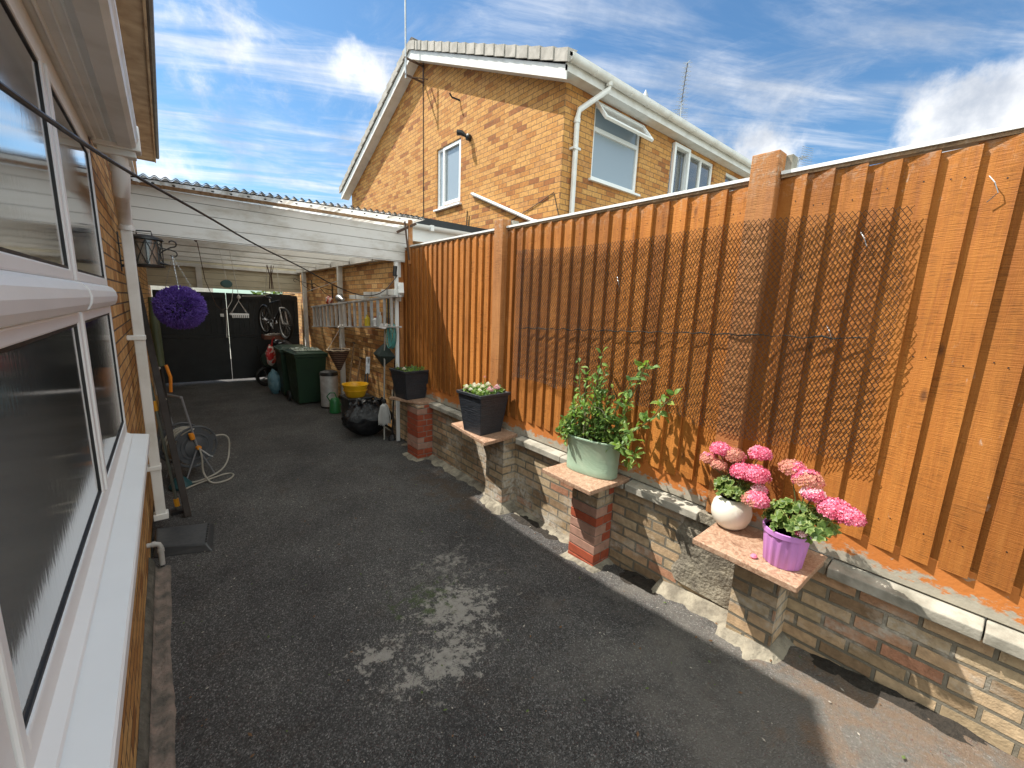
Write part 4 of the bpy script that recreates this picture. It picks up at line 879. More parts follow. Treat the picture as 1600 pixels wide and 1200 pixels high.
# farther planter
pl, P = planter((2.375, 4.93, .75), R(6), 'dark square planter with green leaves and a white rosebud on the slab nearest the carport', .135, .195, .375)
m = MB(); 
for _ in range(170): a = random.uniform(-.15, .15); b = random.uniform(-.15, .15); leaf(m, P(a, b, .335 + random.random() * .045), rv_() + Vector((0, 0, .5)), (0, 0, 1), random.uniform(.025, .045), .02)
m.build('foliage', 'leaf_pea', pl)
m = MB(); rose(m, P(-.15, -.10, .39), .026); rose(m, P(-.18, .02, .43), .020); m.build('rosebud', 'petal_white', pl)
m = MB(); m.tube([P(-.15, -.08, .33), P(-.15, -.10, .40)], .003, 5); m.tube([P(-.15, .02, .33), P(-.18, .02, .43)], .003, 5); m.build('stem', 'stem', pl)
# nearer planter
pl, P = planter((2.31, 3.21, .75), R(4), 'dark ribbed square planter with cream and pink roses on the second slab from the carport', .13, .187, .40)
m = MB()
for _ in range(420): a = random.uniform(-.15, .16); b = random.uniform(-.15, .16); leaf(m, P(a, b, .35 + random.random() * .085), rv_() + Vector((0, 0, .4)), (0, 0, 1), random.uniform(.025, .045), .022)
m.build('foliage', 'leaf_pea', pl)
for q in ((-.13, .10, .425), (-.15, .01, .42), (-.06, .07, .44), (-.02, -.01, .43), (-.10, -.06, .41), (.02, .10, .43), (.08, .03, .44), (-.12, -.01, .45)):
    m = MB(); rose(m, P(*q), random.uniform(.020, .029)); m.build('cream_rose', 'petal_white', pl)
for q in ((-.01, -.11, .415), (.10, -.08, .42)):
    m = MB(); rose(m, P(*q), .036, 40); m.build('pink_rose', 'petal_pale', pl)
    m = MB(); rose(m, (P(*q)[0], P(*q)[1], P(*q)[2] + .006), .024, 20); m.build('rose_heart', 'petal_pink', pl)
m = MB(); rose(m, P(.12, .13, .50), .017, 16); m.build('faded_rosebud', 'petal_old', pl)
m = MB()
for q in ((.12, .13, .49), (.05, .13, .46)): m.tube([(P(q[0], q[1], .35)), P(*q)], .0025, 5)
m.build('stem', 'stem', pl)
# oval sage planter with hoops and pea plants
ov = T('oval_planter', 'pale sage green oval tub of leafy sprawling pea plants with wire hoops', 'planter', (2.40, 1.90, .75))
OC, OA = Vector((2.40, 1.905, .75)), R(-80)
def OP(u, v, z): return (OC.x + u * math.cos(OA) - v * math.sin(OA), OC.y + u * math.sin(OA) + v * math.cos(OA), OC.z + z)
def oval(m, prof, a=.215, b=.112, n=48, close=True):
    vs = [];
    for r, z in prof:
        for k in range(n):
            t = 2 * math.pi * k / n; e = 2 / 2.6
            c, s = math.cos(t), math.sin(t); vs.append(OP((a + r) * math.copysign(abs(c) ** e, c), (b + r) * math.copysign(abs(s) ** e, s), z))
    m.add(vs, [(i * n + k, i * n + (k + 1) % n, (i + 1) * n + (k + 1) % n, (i + 1) * n + k) for i in range(len(prof) - 1) for k in range(n)] + ([tuple(range(n))[::-1]] if close else []))
sage = NT('sage_green_enamel'); w = sage.n('ShaderNodeTexWave', wave_type='BANDS', bands_direction='DIAGONAL'); w.inputs['Scale'].default_value = 42; w.inputs['Distortion'].default_value = 3.5; w.inputs['Detail'].default_value = 1; w.inputs['Detail Scale'].default_value = .6; sage.l(sage.vec((1, 1, 1.6)), w.inputs[0])
M_['sage'] = sage.fin(sage.mix(sage.rng(sage.noise(7, detail=6), .45, .7), (.27, .37, .27), (.34, .42, .31)), .5, sage.bump(w.outputs[1], .30, .003), spec=.4)
m = MB(); oval(m, [(-.020, 0), (-.012, .004), (-.010, .045), (-.013, .050), (-.005, .215), (-.002, .225), (.004, .262), (.009, .266), (.009, .276), (.002, .279), (-.006, .272), (-.012, .22)]); m.build('tub', 'sage', ov, True)
m = MB(); n = 48; oval(m, [(-.013, .245)], close=False)
m.f.append(tuple(range(48))); m.mi.append(0); m.build('soil', 'soil', ov)
for u, v, hh, tw in ((-.105, -.035, .40, .075), (.03, -.06, .41, .085)):
    m = MB(); pts = [OP(u - tw, v, .20)] + [OP(u - tw, v, .24 + .03 * i) for i in range(1, 7)] + [OP(u + tw * math.cos(t), v + .01 * math.sin(t), hh + .02 + tw * math.sin(t)) for t in [math.pi - math.pi * i / 10 for i in range(11)]] + [OP(u + tw, v, .40 - .03 * i) for i in range(1, 7)] + [OP(u + tw, v, .20)]
    m.tube(pts, .0042, 6); m.build('hoop', simple('tan_coated_hoop', (.36, .30, .20), .5), ov, True)
fol = MB(); stm = MB()
def sprig(pts, n, L=.035):
    stm.tube(pts, [.0032] * (len(pts) - 1) + [.0012], 5)
    for i in range(n):
        t = random.random() ** .8 * (len(pts) - 1); k = min(int(t), len(pts) - 2); p = Vector(pts[k]).lerp(Vector(pts[k + 1]), t - k)
        d = (rv_() + Vector((-.25, -.1, .35))).normalized(); q = p + d * .012; leaf(fol, q, d, Vector((-.5, .2, .8)) + rv_(.5), random.uniform(.9, 1.7) * L, random.uniform(.55, .8) * L)
for i in range(62):
    u = random.uniform(-.20, .20); v = random.uniform(-.08, .07); h = random.choice((random.uniform(.34, .56), random.uniform(.45, .80))) * (1.0 if abs(u) < .15 else .85)
    p0 = Vector(OP(u, v, .24)); p3 = Vector(OP(u * 1.15 + random.uniform(-.05, .05), v + random.uniform(-.05, .03), h)); p1 = p0.lerp(p3, .4) + rv_(.03); p2 = p0.lerp(p3, .75) + rv_(.03)
    for p in (p1, p2, p3): p.x = min(p.x, 2.485)
    sprig([p0, p1, p2, p3], 15)
for i in range(26):   # low skirt of leaves spilling over the far end
    u = random.uniform(-.25, -.12); v = random.uniform(-.09, .06); p0 = Vector(OP(u * .85, v, .25)); p3 = Vector(OP(u - .02, v - .03, random.uniform(.20, .42))); sprig([p0, p0.lerp(p3, .5) + Vector((0, 0, .05)), p3], 9, .032)
sprig([(2.40, 2.02, 1.0), (2.42, 2.08, 1.25), (2.44, 2.12, 1.45), (2.44, 2.14, 1.60)], 16, .04)
sprig([(2.40, 1.95, 1.0), (2.40, 1.93, 1.3), (2.43, 1.93, 1.5), (2.43, 1.91, 1.66)], 14, .04)
sprig([(2.40, 1.8, 1.0), (2.40, 1.72, 1.3), (2.40, 1.62, 1.50), (2.40, 1.52, 1.62)], 22, .045)
sprig([(2.40, 1.74, 1.0), (2.38, 1.66, 1.25), (2.36, 1.56, 1.45), (2.37, 1.50, 1.64), (2.37, 1.45, 1.6)], 22, .045)
sprig([(2.40, 1.74, 1.0), (2.36, 1.62, 1.12), (2.34, 1.52, 1.18), (2.34, 1.40, 1.30), (2.34, 1.28, 1.36)], 26, .05)
sprig([(2.34, 1.40, 1.30), (2.34, 1.33, 1.40), (2.35, 1.26, 1.47)], 14, .05)
sprig([(2.38, 1.72, 1.02), (2.32, 1.60, 1.05), (2.30, 1.50, 1.04), (2.30, 1.45, .98)], 20, .045)
sprig([(2.36, 1.70, 1.0), (2.30, 1.56, 1.08), (2.28, 1.48, 1.14)], 16, .045)
sprig([(2.40, 1.72, 1.05), (2.39, 1.62, 1.0), (2.40, 1.55, .92)], 12, .05)
fol.build('foliage', 'leaf_pea', ov); stm.build('stem', 'stem', ov)
# geraniums
def ger_leaf(m, me, p, n, r):
    p = Vector(p); n = Vector(n).normalized(); a = n.orthogonal().normalized(); b = n.cross(a); o = random.random() * 6; k = 16; inner = []; rim = []
    for i in range(k):
        t = o + .35 + (2 * math.pi - .7) * i / (k - 1); d = a * math.cos(t) + b * math.sin(t); w = r * (.92 + .10 * math.cos(i * math.pi)); ruf = n * r * (.16 * math.sin(i * 1.9) + .10)
        inner.append(p + d * w * .80 + ruf * .6 + n * r * .02); rim.append(p + d * w + ruf)
    m.add([p] + inner, [(0, i + 1, i + 2) for i in range(k - 1)]); me.add(inner + rim, [(i, i + 1, k + i + 1, k + i) for i in range(k - 1)])
def geranium(root, c, spread, nl, heads, base, loz=-.07):
    m, me, st = MB(), MB(), MB(); c = Vector(c)
    for _ in range(nl):
        d = Vector((random.gauss(0, 1), random.gauss(0, 1), random.uniform(-.35, 1.1))).normalized(); p = c + Vector((d.x * spread[0], d.y * spread[1], d.z * spread[2])) * random.uniform(.55, 1.05)
        p.z = max(p.z, c.z + loz); p.x = min(p.x, 2.50)
        ger_leaf(m, me, p, d + Vector((-.35, .1, .55)) + rv_(.35), random.uniform(.022, .040)); st.tube([base, c.lerp(p, .5) - Vector((0, 0, .02)), p], .0016, 4, False)
    for (hx, hy, hz, hr, kind) in heads:
        hr *= 1.22; h = Vector((hx, hy, hz)); st.tube([Vector(base), c.lerp(h, .4), h - Vector((0, 0, hr * .5))], .0028, 5, False)
        groups = {'pink': [('petal_pink', 1)], 'old': [('petal_old', .85), ('petal_pink', .15)], 'half': [('petal_pink', .55), ('petal_old', .45)], 'pale': [('petal_pale', .7), ('petal_pink', .3)]}[kind]
        side = rv_().normalized(); fl = []
        n = int(90 * (hr / .05) ** 1.6)
        for i in range(n):
            z = 1 - 1.35 * (i + .5) / n; rr = math.sqrt(max(0, 1 - z * z)); t = i * 2.39996; d = Vector((rr * math.cos(t), rr * math.sin(t), z)); fl.append((d.dot(side) + random.uniform(-.35, .35), h + Vector((d.x * hr, d.y * hr, d.z * hr * .72)) * random.uniform(.86, 1.04), d))
        fl.sort(key=lambda q: q[0]); i0 = 0; hm = MB(); mats = []
        for gi, (mt, fr) in enumerate(groups):
            hm.k = gi; mats.append(mt); i1 = len(fl) if gi == len(groups) - 1 else i0 + int(len(fl) * fr)
            for q in fl[i0:i1]: floret(hm, q[1], q[2] + rv_(.25), random.uniform(.011, .017) if mt != 'petal_old' else random.uniform(.008, .012), 5)
            i0 = i1
        hm.build('flower_head', mats, root)
    m.build('foliage', 'leaf_ger', root); me.build('leaf_margin', 'leaf_edge', root); st.build('stem', 'stem', root)
wp = T('white_flowerpot', 'glossy white ball shaped pot of pink geraniums at the back of the nearest slab', 'flowerpot', (2.455, .90, .75), 'pink geraniums in pots')
m = MB(); m.lathe([(0, 0), (.045, 0), (.060, .004), (.088, .030), (.104, .070), (.107, .105), (.098, .145), (.078, .175), (.070, .182), (.062, .18), (.06, .16)], (2.43, .895, .75), 32); m.build('pot', simple('glossy_cream_glaze', (.76, .73, .64), .12, (.72, .67, .56), 6, spec=.6), wp, True)
m = MB(); m.lathe([(0, .165), (.061, .165)], (2.43, .895, .75), 20); m.build('soil', 'soil', wp)
geranium(wp, (2.425, .885, .985), (.10, .11, .075), 62, [(2.43, 1.00, 1.185, .042, 'pink'), (2.45, .935, 1.165, .048, 'old'), (2.45, .80, 1.215, .045, 'half'), (2.41, 1.055, 1.115, .036, 'old'), (2.40, .985, 1.10, .035, 'old'), (2.39, .845, 1.105, .050, 'pink'), (2.37, .775, 1.120, .052, 'pink'), (2.36, .745, 1.05, .026, 'pale')], (2.43, .895, .91))
pp = T('purple_flowerpot', 'ribbed lilac plastic pot of pink geraniums at the front of the nearest slab', 'flowerpot', (2.285, .575, .75), 'pink geraniums in pots')
m = MB(); n = 80; prof = [(.078, 0), (.082, .004), (.097, .158), (.104, .160), (.106, .185), (.100, .187), (.094, .17)]; vs = []
for i, (r, z) in enumerate(prof):
    for k in range(n):
        t = 2 * math.pi * k / n; q = r + (.0022 * math.copysign(1, math.sin(t * 16)) if i in (1, 2) else 0); vs.append((2.285 + q * math.cos(t), .575 + q * math.sin(t), .75 + z))
m.add(vs, [(i * n + k, i * n + (k + 1) % n, (i + 1) * n + (k + 1) % n, (i + 1) * n + k) for i in range(len(prof) - 1) for k in range(n)] + [tuple(range(n))[::-1]])
m.build('pot', simple('lilac_plastic', (.56, .24, .60), .38, (.52, .22, .56), 3, spec=.5), pp, True, sharp=60)
m = MB(); m.lathe([(0, .165), (.095, .165)], (2.285, .575, .75), 20); m.build('soil', 'soil', pp)
geranium(pp, (2.305, .545, .985), (.125, .155, .085), 105, [(2.32, .605, 1.225, .046, 'old'), (2.30, .530, 1.195, .052, 'half'), (2.27, .495, 1.145, .036, 'pale'), (2.27, .405, 1.105, .052, 'pink'), (2.26, .350, 1.095, .044, 'pink'), (2.23, .715, 1.035, .048, 'half'), (2.21, .50, .965, .014, 'pale')], (2.285, .575, .91), -.085)

# ================================================================ THINGS UNDER THE CARPORT, RIGHT SIDE
M_['bin_green'] = simple('dark_green_bin_plastic', (.016, .045, .022), .45, (.012, .034, .018), 4, .1, .002, spec=.45)
def wheelie(loc, rz, label):
    b = T('wheelie_bin', label, 'bin', (0, 0, 0), 'green wheelie bins')
    def frus(m, a, b_, z0, z1, y0=0): # a=(hx,hy) bottom, b top
        m.add([(-a[0], -a[1], z0), (a[0], -a[1], z0), (a[0], a[1] , z0), (-a[0], a[1], z0), (-b_[0], -b_[1], z1), (b_[0], -b_[1], z1), (b_[0], b_[1], z1), (-b_[0], b_[1], z1)], [(0, 3, 2, 1), (4, 5, 6, 7), (0, 1, 5, 4), (1, 2, 6, 5), (2, 3, 7, 6), (3, 0, 4, 7)])
    m = MB(); frus(m, (.22, .24), (.275, .33), .03, .90); frus(m, (.295, .35), (.295, .35), .902, .955); m.build('body', 'bin_green', b, bev=.014)
    m = MB(); frus(m, (.305, .365), (.30, .36), .957, .985); frus(m, (.27, .33), (.22, .27), .987, 1.02); m.build('lid', 'bin_green', b, bev=.012)
    m = MB(); m.tube([(-.26, .36, .95), (-.26, .43, .97), (.26, .43, .97), (.26, .36, .95)], .015, 8); m.build('handle', 'bin_green', b, True)
    for s in (-1, 1): m = MB(); m.tube([(s * .245, .26, .10), (s * .285, .26, .10)], .10, 18); m.build('wheel', 'rubber', b, True)
    b.location = loc; b.rotation_euler = (0, 0, rz); return b
w1 = wheelie((1.985, 8.60, 0), R(3), 'dark green wheelie bin with plastic sheeting on its lid, nearer of the two')
dup(w1, (1.93, 9.42, 0), R(-2), 'dark green wheelie bin mostly hidden behind the other bin, next to the blue sack')
sh = T('plastic_sheet', 'crumpled clear plastic sheeting lying on the near green bin lid', 'sheeting', (1.98, 8.6, 1.02))
m = MB(); g = 20; vs = [(1.98 + (i / g - .5) * .46, 8.6 + (j / g - .5) * .56, 1.026 + .05 * abs(fbm(i * .5, j * .5, 3)) * (1 if 0 < i < g and 0 < j < g else .2)) for j in range(g + 1) for i in range(g + 1)]
m.add(vs, [(j * (g + 1) + i, j * (g + 1) + i + 1, (j + 1) * (g + 1) + i + 1, (j + 1) * (g + 1) + i) for j in range(g) for i in range(g)]); m.build('sheet', simple('pale_plastic_film', (.34, .38, .33), .25, (.16, .2, .15), 12, src='pos'), sh)
pb = T('pedal_bin', 'slim brushed steel pedal bin with a black lid beside the green bin', 'bin', (2.22, 7.98, 0))
m = MB(); m.lathe([(.150, .03), (.153, .60)], (2.22, 7.98, 0), 28); m.build('body', 'alu', pb, True)
m = MB(); m.lathe([(.158, .602), (.160, .63), (.150, .665), (.08, .69), (0, .695)], (2.22, 7.98, 0), 28); m.build('lid', 'blackmetal', pb, True)
m = MB(); m.lathe([(.157, 0), (.157, .028)], (2.22, 7.98, 0), 28); m.build('base_ring', 'blackmetal', pb); m = MB(); m.bar((2.22, 7.83, .02), (2.22, 7.78, .02), .06, .012); m.build('pedal', 'blackmetal', pb)
wc = T('watering_can', 'green plastic watering can on the ground in front of the steel bin', 'watering can', (2.17, 7.50, 0))
gc = simple('green_can_plastic', (.02, .16, .05), .35)
m = MB(); m.lathe([(.085, 0), (.095, .01), (.088, .22), (.06, .26), (.045, .265)], (2.17, 7.5, 0), 20); m.build('body', gc, wc, True)
m = MB(); m.tube([(2.10, 7.53, .12), (2.28, 7.42, .16), (2.33, 7.38, .30)], [.02, .015, .012], 8); m.build('spout', gc, wc, True)
m = MB(); m.lathe([(.012, 0), (.03, .03), (.028, .035)], (2.33, 7.38, .30), 12, (.3, -.3, 1)); m.build('rose', gc, wc, True)
m = MB(); m.tube([(2.10, 7.52, .20), (2.05, 7.54, .30), (2.10, 7.52, .36), (2.17, 7.5, .36), (2.20, 7.49, .26)], .011, 8); m.build('handle', gc, wc, True)
cr = T('storage_crate', 'dark plastic crate standing behind the black rubbish bag and holding up a yellow tub', 'crate', (2.2, 6.48, 0))
m = MB(); m.box(2.02, 2.40, 6.30, 6.66, 0, .47); m.box(2.0, 2.42, 6.28, 6.68, .471, .50); m.build('box', simple('dark_crate_plastic', (.02, .022, .022), .4), cr, bev=.01)
yt = T('yellow_tub', 'pair of nested yellow plastic bowls on top of the dark crate', 'tub', (2.17, 6.42, .5))
ymat = simple('yellow_plastic', (.72, .40, .015), .35)
def tubm(z, r, h): 
    m = MB(); n = 28; prof = [(0, 0), (r * .74, 0), (r * .8, .01), (r * .96, h - .012), (r * 1.02, h - .01), (r * 1.02, h), (r * .95, h), (r * .78, .02), (0, .018)]; m.lathe(prof, (2.17, 6.42, z), n); return m
tubm(.503, .175, .11).build('lower_bowl', ymat, yt, True); tubm(.56, .195, .14).build('upper_bowl', ymat, yt, True)
# black rubbish bag
bg_ = T('rubbish_bag', 'full black rubbish bag with a shiny gathered top on the ground by the mop', 'bag', (2.13, 5.92, 0))
m = MB(); n, k = 64, 30; vs = []
for j in range(k + 1):
    t = j / k; z = .50 * t; r = .31 * (math.sin(min(1, t * 1.25) * math.pi * .5) ** .45) * (1 - .42 * sm((t - .55) / .45)) * (.90 + .1 * t)
    for i in range(n):
        a = 2 * math.pi * i / n; fold = .045 * fbm(math.cos(a) * 2.6, math.sin(a) * 2.6, t * 3.0) + .022 * abs(fbm(math.cos(a) * 9, math.sin(a) * 9, t * 6)) * (.5 + 1.6 * t)
        rr = r * (1 + (0 if j == 0 else 1) * fold * 3.2); vs.append((2.17 + rr * math.cos(a) * 1.22, 5.92 + rr * math.sin(a) * .85, z + .05 * fbm(math.cos(a) * 4, math.sin(a) * 4, 9) * t))
m.add(vs, [(j * n + i, j * n + (i + 1) % n, (j + 1) * n + (i + 1) % n, (j + 1) * n + i) for j in range(k) for i in range(n)]); bl = NT('black_bin_liner'); M_['liner'] = bl.fin((.010, .010, .012), .22, bl.bump(bl.noise(16, detail=6, rough=.7, dist=1.2), .9, .02), spec=.6)
m.build('sack', 'liner', bg_, True, sharp=180)
m = MB(); 
for _ in range(90):
    a = random.uniform(0, 6.28); r = random.uniform(.02, .19); p = Vector((2.17 + r * math.cos(a) * 1.2, 5.92 + r * math.sin(a) * .8, .46 + random.uniform(-.02, .05))); q = rv_(.06); w_ = rv_(.05)
    m.add([p, p + q, p + q + w_, p + w_ * 1.3], [(0, 1, 2, 3)])
m.build('crumpled_top', 'liner', bg_)
# mop hung upside the post
mp_ = T('mop', 'string mop with a pale wooden handle leaning near the black rubbish bag', 'mop', (2.31, 5.62, 0))
m = MB(); m.tube([(2.285, 5.60, .0), (2.31, 5.64, .6), (2.385, 5.74, 1.72)], .012, 8); m.build('handle', simple('pale_handle', (.36, .34, .30), .5), mp_, True)
m = MB()
for i in range(110):
    a = random.uniform(0, 6.28); r1 = random.uniform(.03, .085); m.tube([(2.303, 5.628, .55), (2.30 + r1 * .6 * math.cos(a), 5.62 + r1 * .6 * math.sin(a), .50), (2.298 + r1 * math.cos(a), 5.615 + r1 * math.sin(a), .36), (2.296 + r1 * math.cos(a + .2), 5.61 + r1 * math.sin(a + .2), .22 + random.uniform(0, .05))], .0045, 4, False)
m.build('mop_head', simple('grey_white_cotton', (.55, .54, .52), .95), mp_)
m = MB(); m.lathe([(.03, 0), (.035, .03), (.018, .06)], (2.303, 5.628, .54), 10); m.build('socket', 'blackmetal', mp_, True)
# hanging folded dark cloth bag
cb = T('peg_bag', 'dark green pointed cloth bag hanging from the ladder beside the carport post', 'bag', (2.39, 5.72, 1.2))
m = MB(); m.add([(2.36, 6.16, 1.20), (2.37, 5.74, 1.40), (2.42, 5.46, 1.22), (2.37, 5.80, 1.03), (2.29, 5.76, 1.20), (2.45, 5.78, 1.2)], [(0, 1, 4), (1, 2, 4), (2, 3, 4), (3, 0, 4), (1, 0, 5), (2, 1, 5), (3, 2, 5), (0, 3, 5)])
m.build('cloth', simple('dark_green_cloth', (.022, .036, .032), .8, (.035, .05, .045), 20, .4, .004), cb, bev=.006)
m = MB(); m.tube([(2.37, 5.74, 1.40), (2.38, 5.66, 1.75), (2.38, 5.64, 2.04)], .004, 5); m.build('cord', 'leaf_ger', cb)
# rope coil
rc = T('hose_coil', 'coil of thin turquoise hose hanging from the ladder by the carport post', 'hose', (2.36, 5.46, 1.5))
m = MB()
for i in range(9):
    ry, rz_ = .085 + .010 * random.uniform(-1, 1.5), .145 + random.uniform(-.02, .025); cy, cz = 5.46 + random.uniform(-.02, .02), 1.50 + random.uniform(-.02, .02); x = 2.33 + i * .007
    m.tube([(x + .006 * math.sin(a * 2 + i), cy + ry * math.cos(a), cz + rz_ * math.sin(a)) for a in [2 * math.pi * k / 28 for k in range(29)]], .0055, 6, False)
m.tube([(2.35, 5.46, 1.645), (2.36, 5.50, 1.80), (2.37, 5.52, 2.04)], .005, 6); m.build('coil', simple('turquoise_hose', (.10, .34, .31), .5), rc, True)
# ladder with rungs
la = T('ladder', 'double aluminium ladder hung sideways along the garage wall as a shelf', 'ladder', (2.38, 7.2, 1.7))
def lz(y, top): return (2.045 if top else 1.645) - (y - 5.25) * .056
for x in (2.335, 2.385):
    for tp in (0, 1): m = MB(); m.bar((x, 5.22, lz(5.22, tp)), (x, 9.4, lz(9.4, tp)), .03, .028 if tp else .022); m.build('rail', 'alu', la, bev=.003)
m = MB()
for i in range(17):
    for x, dy in ((2.335, 0), (2.385, .10)): y = 5.40 + i * .243 + dy; m.bar((x, y, lz(y, 0)), (x, y, lz(y, 1)), .026, .026, (0, 1, 0))
m.build('rungs', 'alu', la)
m = MB()
for y in (5.9, 8.21): m.bar((2.51, y, lz(y, 0) - .024), (2.31, y, lz(y, 0) - .024), .03, .012); m.bar((2.505, y, 1.30), (2.505, y, 2.1), .03, .012, (1, 0, 0))
m.build('wall_bracket', 'blackmetal', la)
for i, (a, b, hh, lab) in enumerate(((5.30, 5.72, .075, 'long white box on the ladder, the one nearest the carport post'), (5.75, 6.40, .07, 'long white box in the middle of the row on the ladder'), (6.44, 7.05, .065, 'long white box on the ladder, farthest from the carport post'))):
    o = T('packing_box', lab, 'box', (2.38, (a + b) / 2, lz(a, 1)), 'white boxes on the ladder'); m = MB(); z0 = max(lz(a, 1), lz(b, 1)) + .016; m.box(2.325, 2.44, a, b, z0, z0 + hh); m.build('carton', simple('white_card', (.72, .72, .69), .7), o, bev=.004)
    m = MB(); m.box(2.324, 2.441, (a + b) / 2 - .03, (a + b) / 2 + .03, z0 + .004, z0 + hh + .001); m.build('tape', simple('grey_tape', (.4, .4, .39), .4), o)
wb = T('white_box', 'small tilted white box leaning at the end of the ladder against the post', 'box', (2.42, 5.28, 2.1)); m = MB(); m.bar((2.41, 5.26, 2.065), (2.44, 5.34, 2.20), .07, .10); m.build('carton', simple('white_card_box', (.74, .74, .72), .7), wb, bev=.004)
def bottle(loc, r, h, c, cap, label, cat='bottle'):
    o = T('bottle', label, cat, loc, 'bottles standing inside the ladder'); m = MB(); m.lathe([(0, 0), (r, 0), (r, h * .68), (r * .4, h * .82), (r * .36, h * .86)], loc, 14); m.build('body', simple(label[:12] + '_plastic', c, .35), o, True)
    m = MB(); m.lathe([(r * .42, h * .86), (r * .42, h), (0, h)], loc, 12); m.build('cap', simple(label[:10] + '_cap', cap, .4), o, True); return o
bottle((2.36, 6.36, lz(6.36, 0) + .012), .042, .17, (.55, .42, .03), (.5, .36, .02), 'yellow bottle standing between the ladder rungs')
bottle((2.36, 6.02, lz(6.02, 0) + .013), .045, .14, (.72, .72, .70), (.3, .05, .04), 'squat white bottle next to the yellow one in the ladder')
bottle((2.36, 5.86, lz(5.86, 0) + .013), .028, .20, (.50, .50, .46), (.6, .6, .6), 'tall pale bottle in the ladder nearest the turquoise hose')
rg = T('cleaning_cloth', 'white rag draped on the lower ladder rail near the turquoise hose', 'cloth', (2.35, 5.7, 1.63))
m = MB(); g = 14; vs = [(2.31 + .10 * j / g, 5.54 + .26 * i / g, lz(5.6, 0) + .022 + .035 * abs(fbm(i * .5, j * .5, 7)) - .05 * max(0, (3 - j) / 3)) for j in range(g + 1) for i in range(g + 1)]
m.add(vs, [(j * (g + 1) + i, j * (g + 1) + i + 1, (j + 1) * (g + 1) + i + 1, (j + 1) * (g + 1) + i) for j in range(g) for i in range(g)]); m.build('rag', simple('white_cotton', (.62, .60, .60), .9), rg, True)
rb = T('carrier_bag', 'small red and white carrier bag lying on top of the ladder', 'bag', (2.37, 8.3, 1.9))
def lump(m, c, r, s=1, n=20, k=12, w=.35, top=0):
    vs = []
    for j in range(k + 1):
        th = math.pi * j / k
        for i in range(n):
            a = 2 * math.pi * i / n; d = Vector((math.sin(th) * math.cos(a), math.sin(th) * math.sin(a), -math.cos(th))); q = 1 + w * fbm(d.x * 2 + s, d.y * 2, d.z * 2 + s); vs.append((c[0] + d.x * r[0] * q, c[1] + d.y * r[1] * q, c[2] + d.z * r[2] * (q if d.z > -.5 else 1)))
    m.add(vs, [(j * n + i, j * n + (i + 1) % n, (j + 1) * n + (i + 1) % n, (j + 1) * n + i) for j in range(k) for i in range(n)])
def bagmat(nm, c, c2, sc=14): q = NT(nm); return q.fin(q.mix(q.rng(q.noise(sc, detail=3, dist=1), .50, .56), c, c2), .35, q.bump(q.noise(22, detail=5, dist=1), .8, .01), spec=.5)
m = MB(); lump(m, (2.36, 8.28, lz(8.3, 1) + .085), (.055, .10, .08), 3); m.build('bag', bagmat('red_white_bag', (.60, .05, .03), (.75, .68, .60)), rb, True)
kt = T('metal_jug', 'dull metal jug lying on top of the ladder beside the white boxes', 'jug', (2.37, 7.6, 1.95)); m = MB(); m.lathe([(0, -.12), (.06, -.11), (.065, .02), (.035, .08), (.025, .13)], (2.37, 7.62, lz(7.7, 1) + .084), 16, (0, -1, -.15)); m.build('body', 'steel', kt, True)
m = MB(); m.tube([(2.37, 7.72, 1.98 + .06), (2.37, 7.66, 2.08), (2.37, 7.56, 2.07), (2.37, 7.52, 2.02)], .008, 6); m.build('handle', 'blackmetal', kt, True)
# wicker cone basket on cords
wk = T('hanging_basket', 'empty cone shaped wicker basket hanging on white cords below the ladder', 'basket', (2.22, 7.35, 1.1))
wmat = NT('dark_wicker'); wv = wmat.n('ShaderNodeTexWave', bands_direction='Z'); wv.inputs['Scale'].default_value = 9; wv.inputs['Distortion'].default_value = 2; wmat.l(wmat.vec(), wv.inputs[0]); M_['wicker'] = wmat.fin(wmat.mix(wv.outputs[1], (.035, .018, .012), (.19, .10, .06)), .8, wmat.bump(wv.outputs[1], 1, .01))
m = MB(); m.lathe([(.0, -.36), (.03, -.34), (.10, -.19), (.185, 0), (.175, 0), (.09, -.18), (0, -.3)], (2.22, 7.35, 1.13), 24); m.build('cone', 'wicker', wk, True)
m = MB(); m.tube([(2.22 + .185 * math.cos(a), 7.35 + .185 * math.sin(a), 1.135 + .006 * math.sin(a * 9)) for a in [2 * math.pi * k / 36 for k in range(37)]], .013, 6, False); m.build('rim', simple('pale_wicker', (.40, .30, .20), .8), wk, True)
cordm = simple('white_cord', (.55, .52, .48), .8)
m = MB()
for a in (0.5, 2.6, 4.7): m.tube([(2.22 + .18 * math.cos(a), 7.35 + .18 * math.sin(a), 1.13), (2.26, 7.35, 1.50)], .004, 5)
m.tube([(2.26, 7.35, 1.49), (2.325, 7.34, lz(7.35, 0) + .0)], .006, 5); m.build('cords', cordm, wk)
m = MB(); lump(m, (2.275, 7.35, 1.525), (.04, .05, .035), 5, w=.8); m.build('knot', cordm, wk, True)
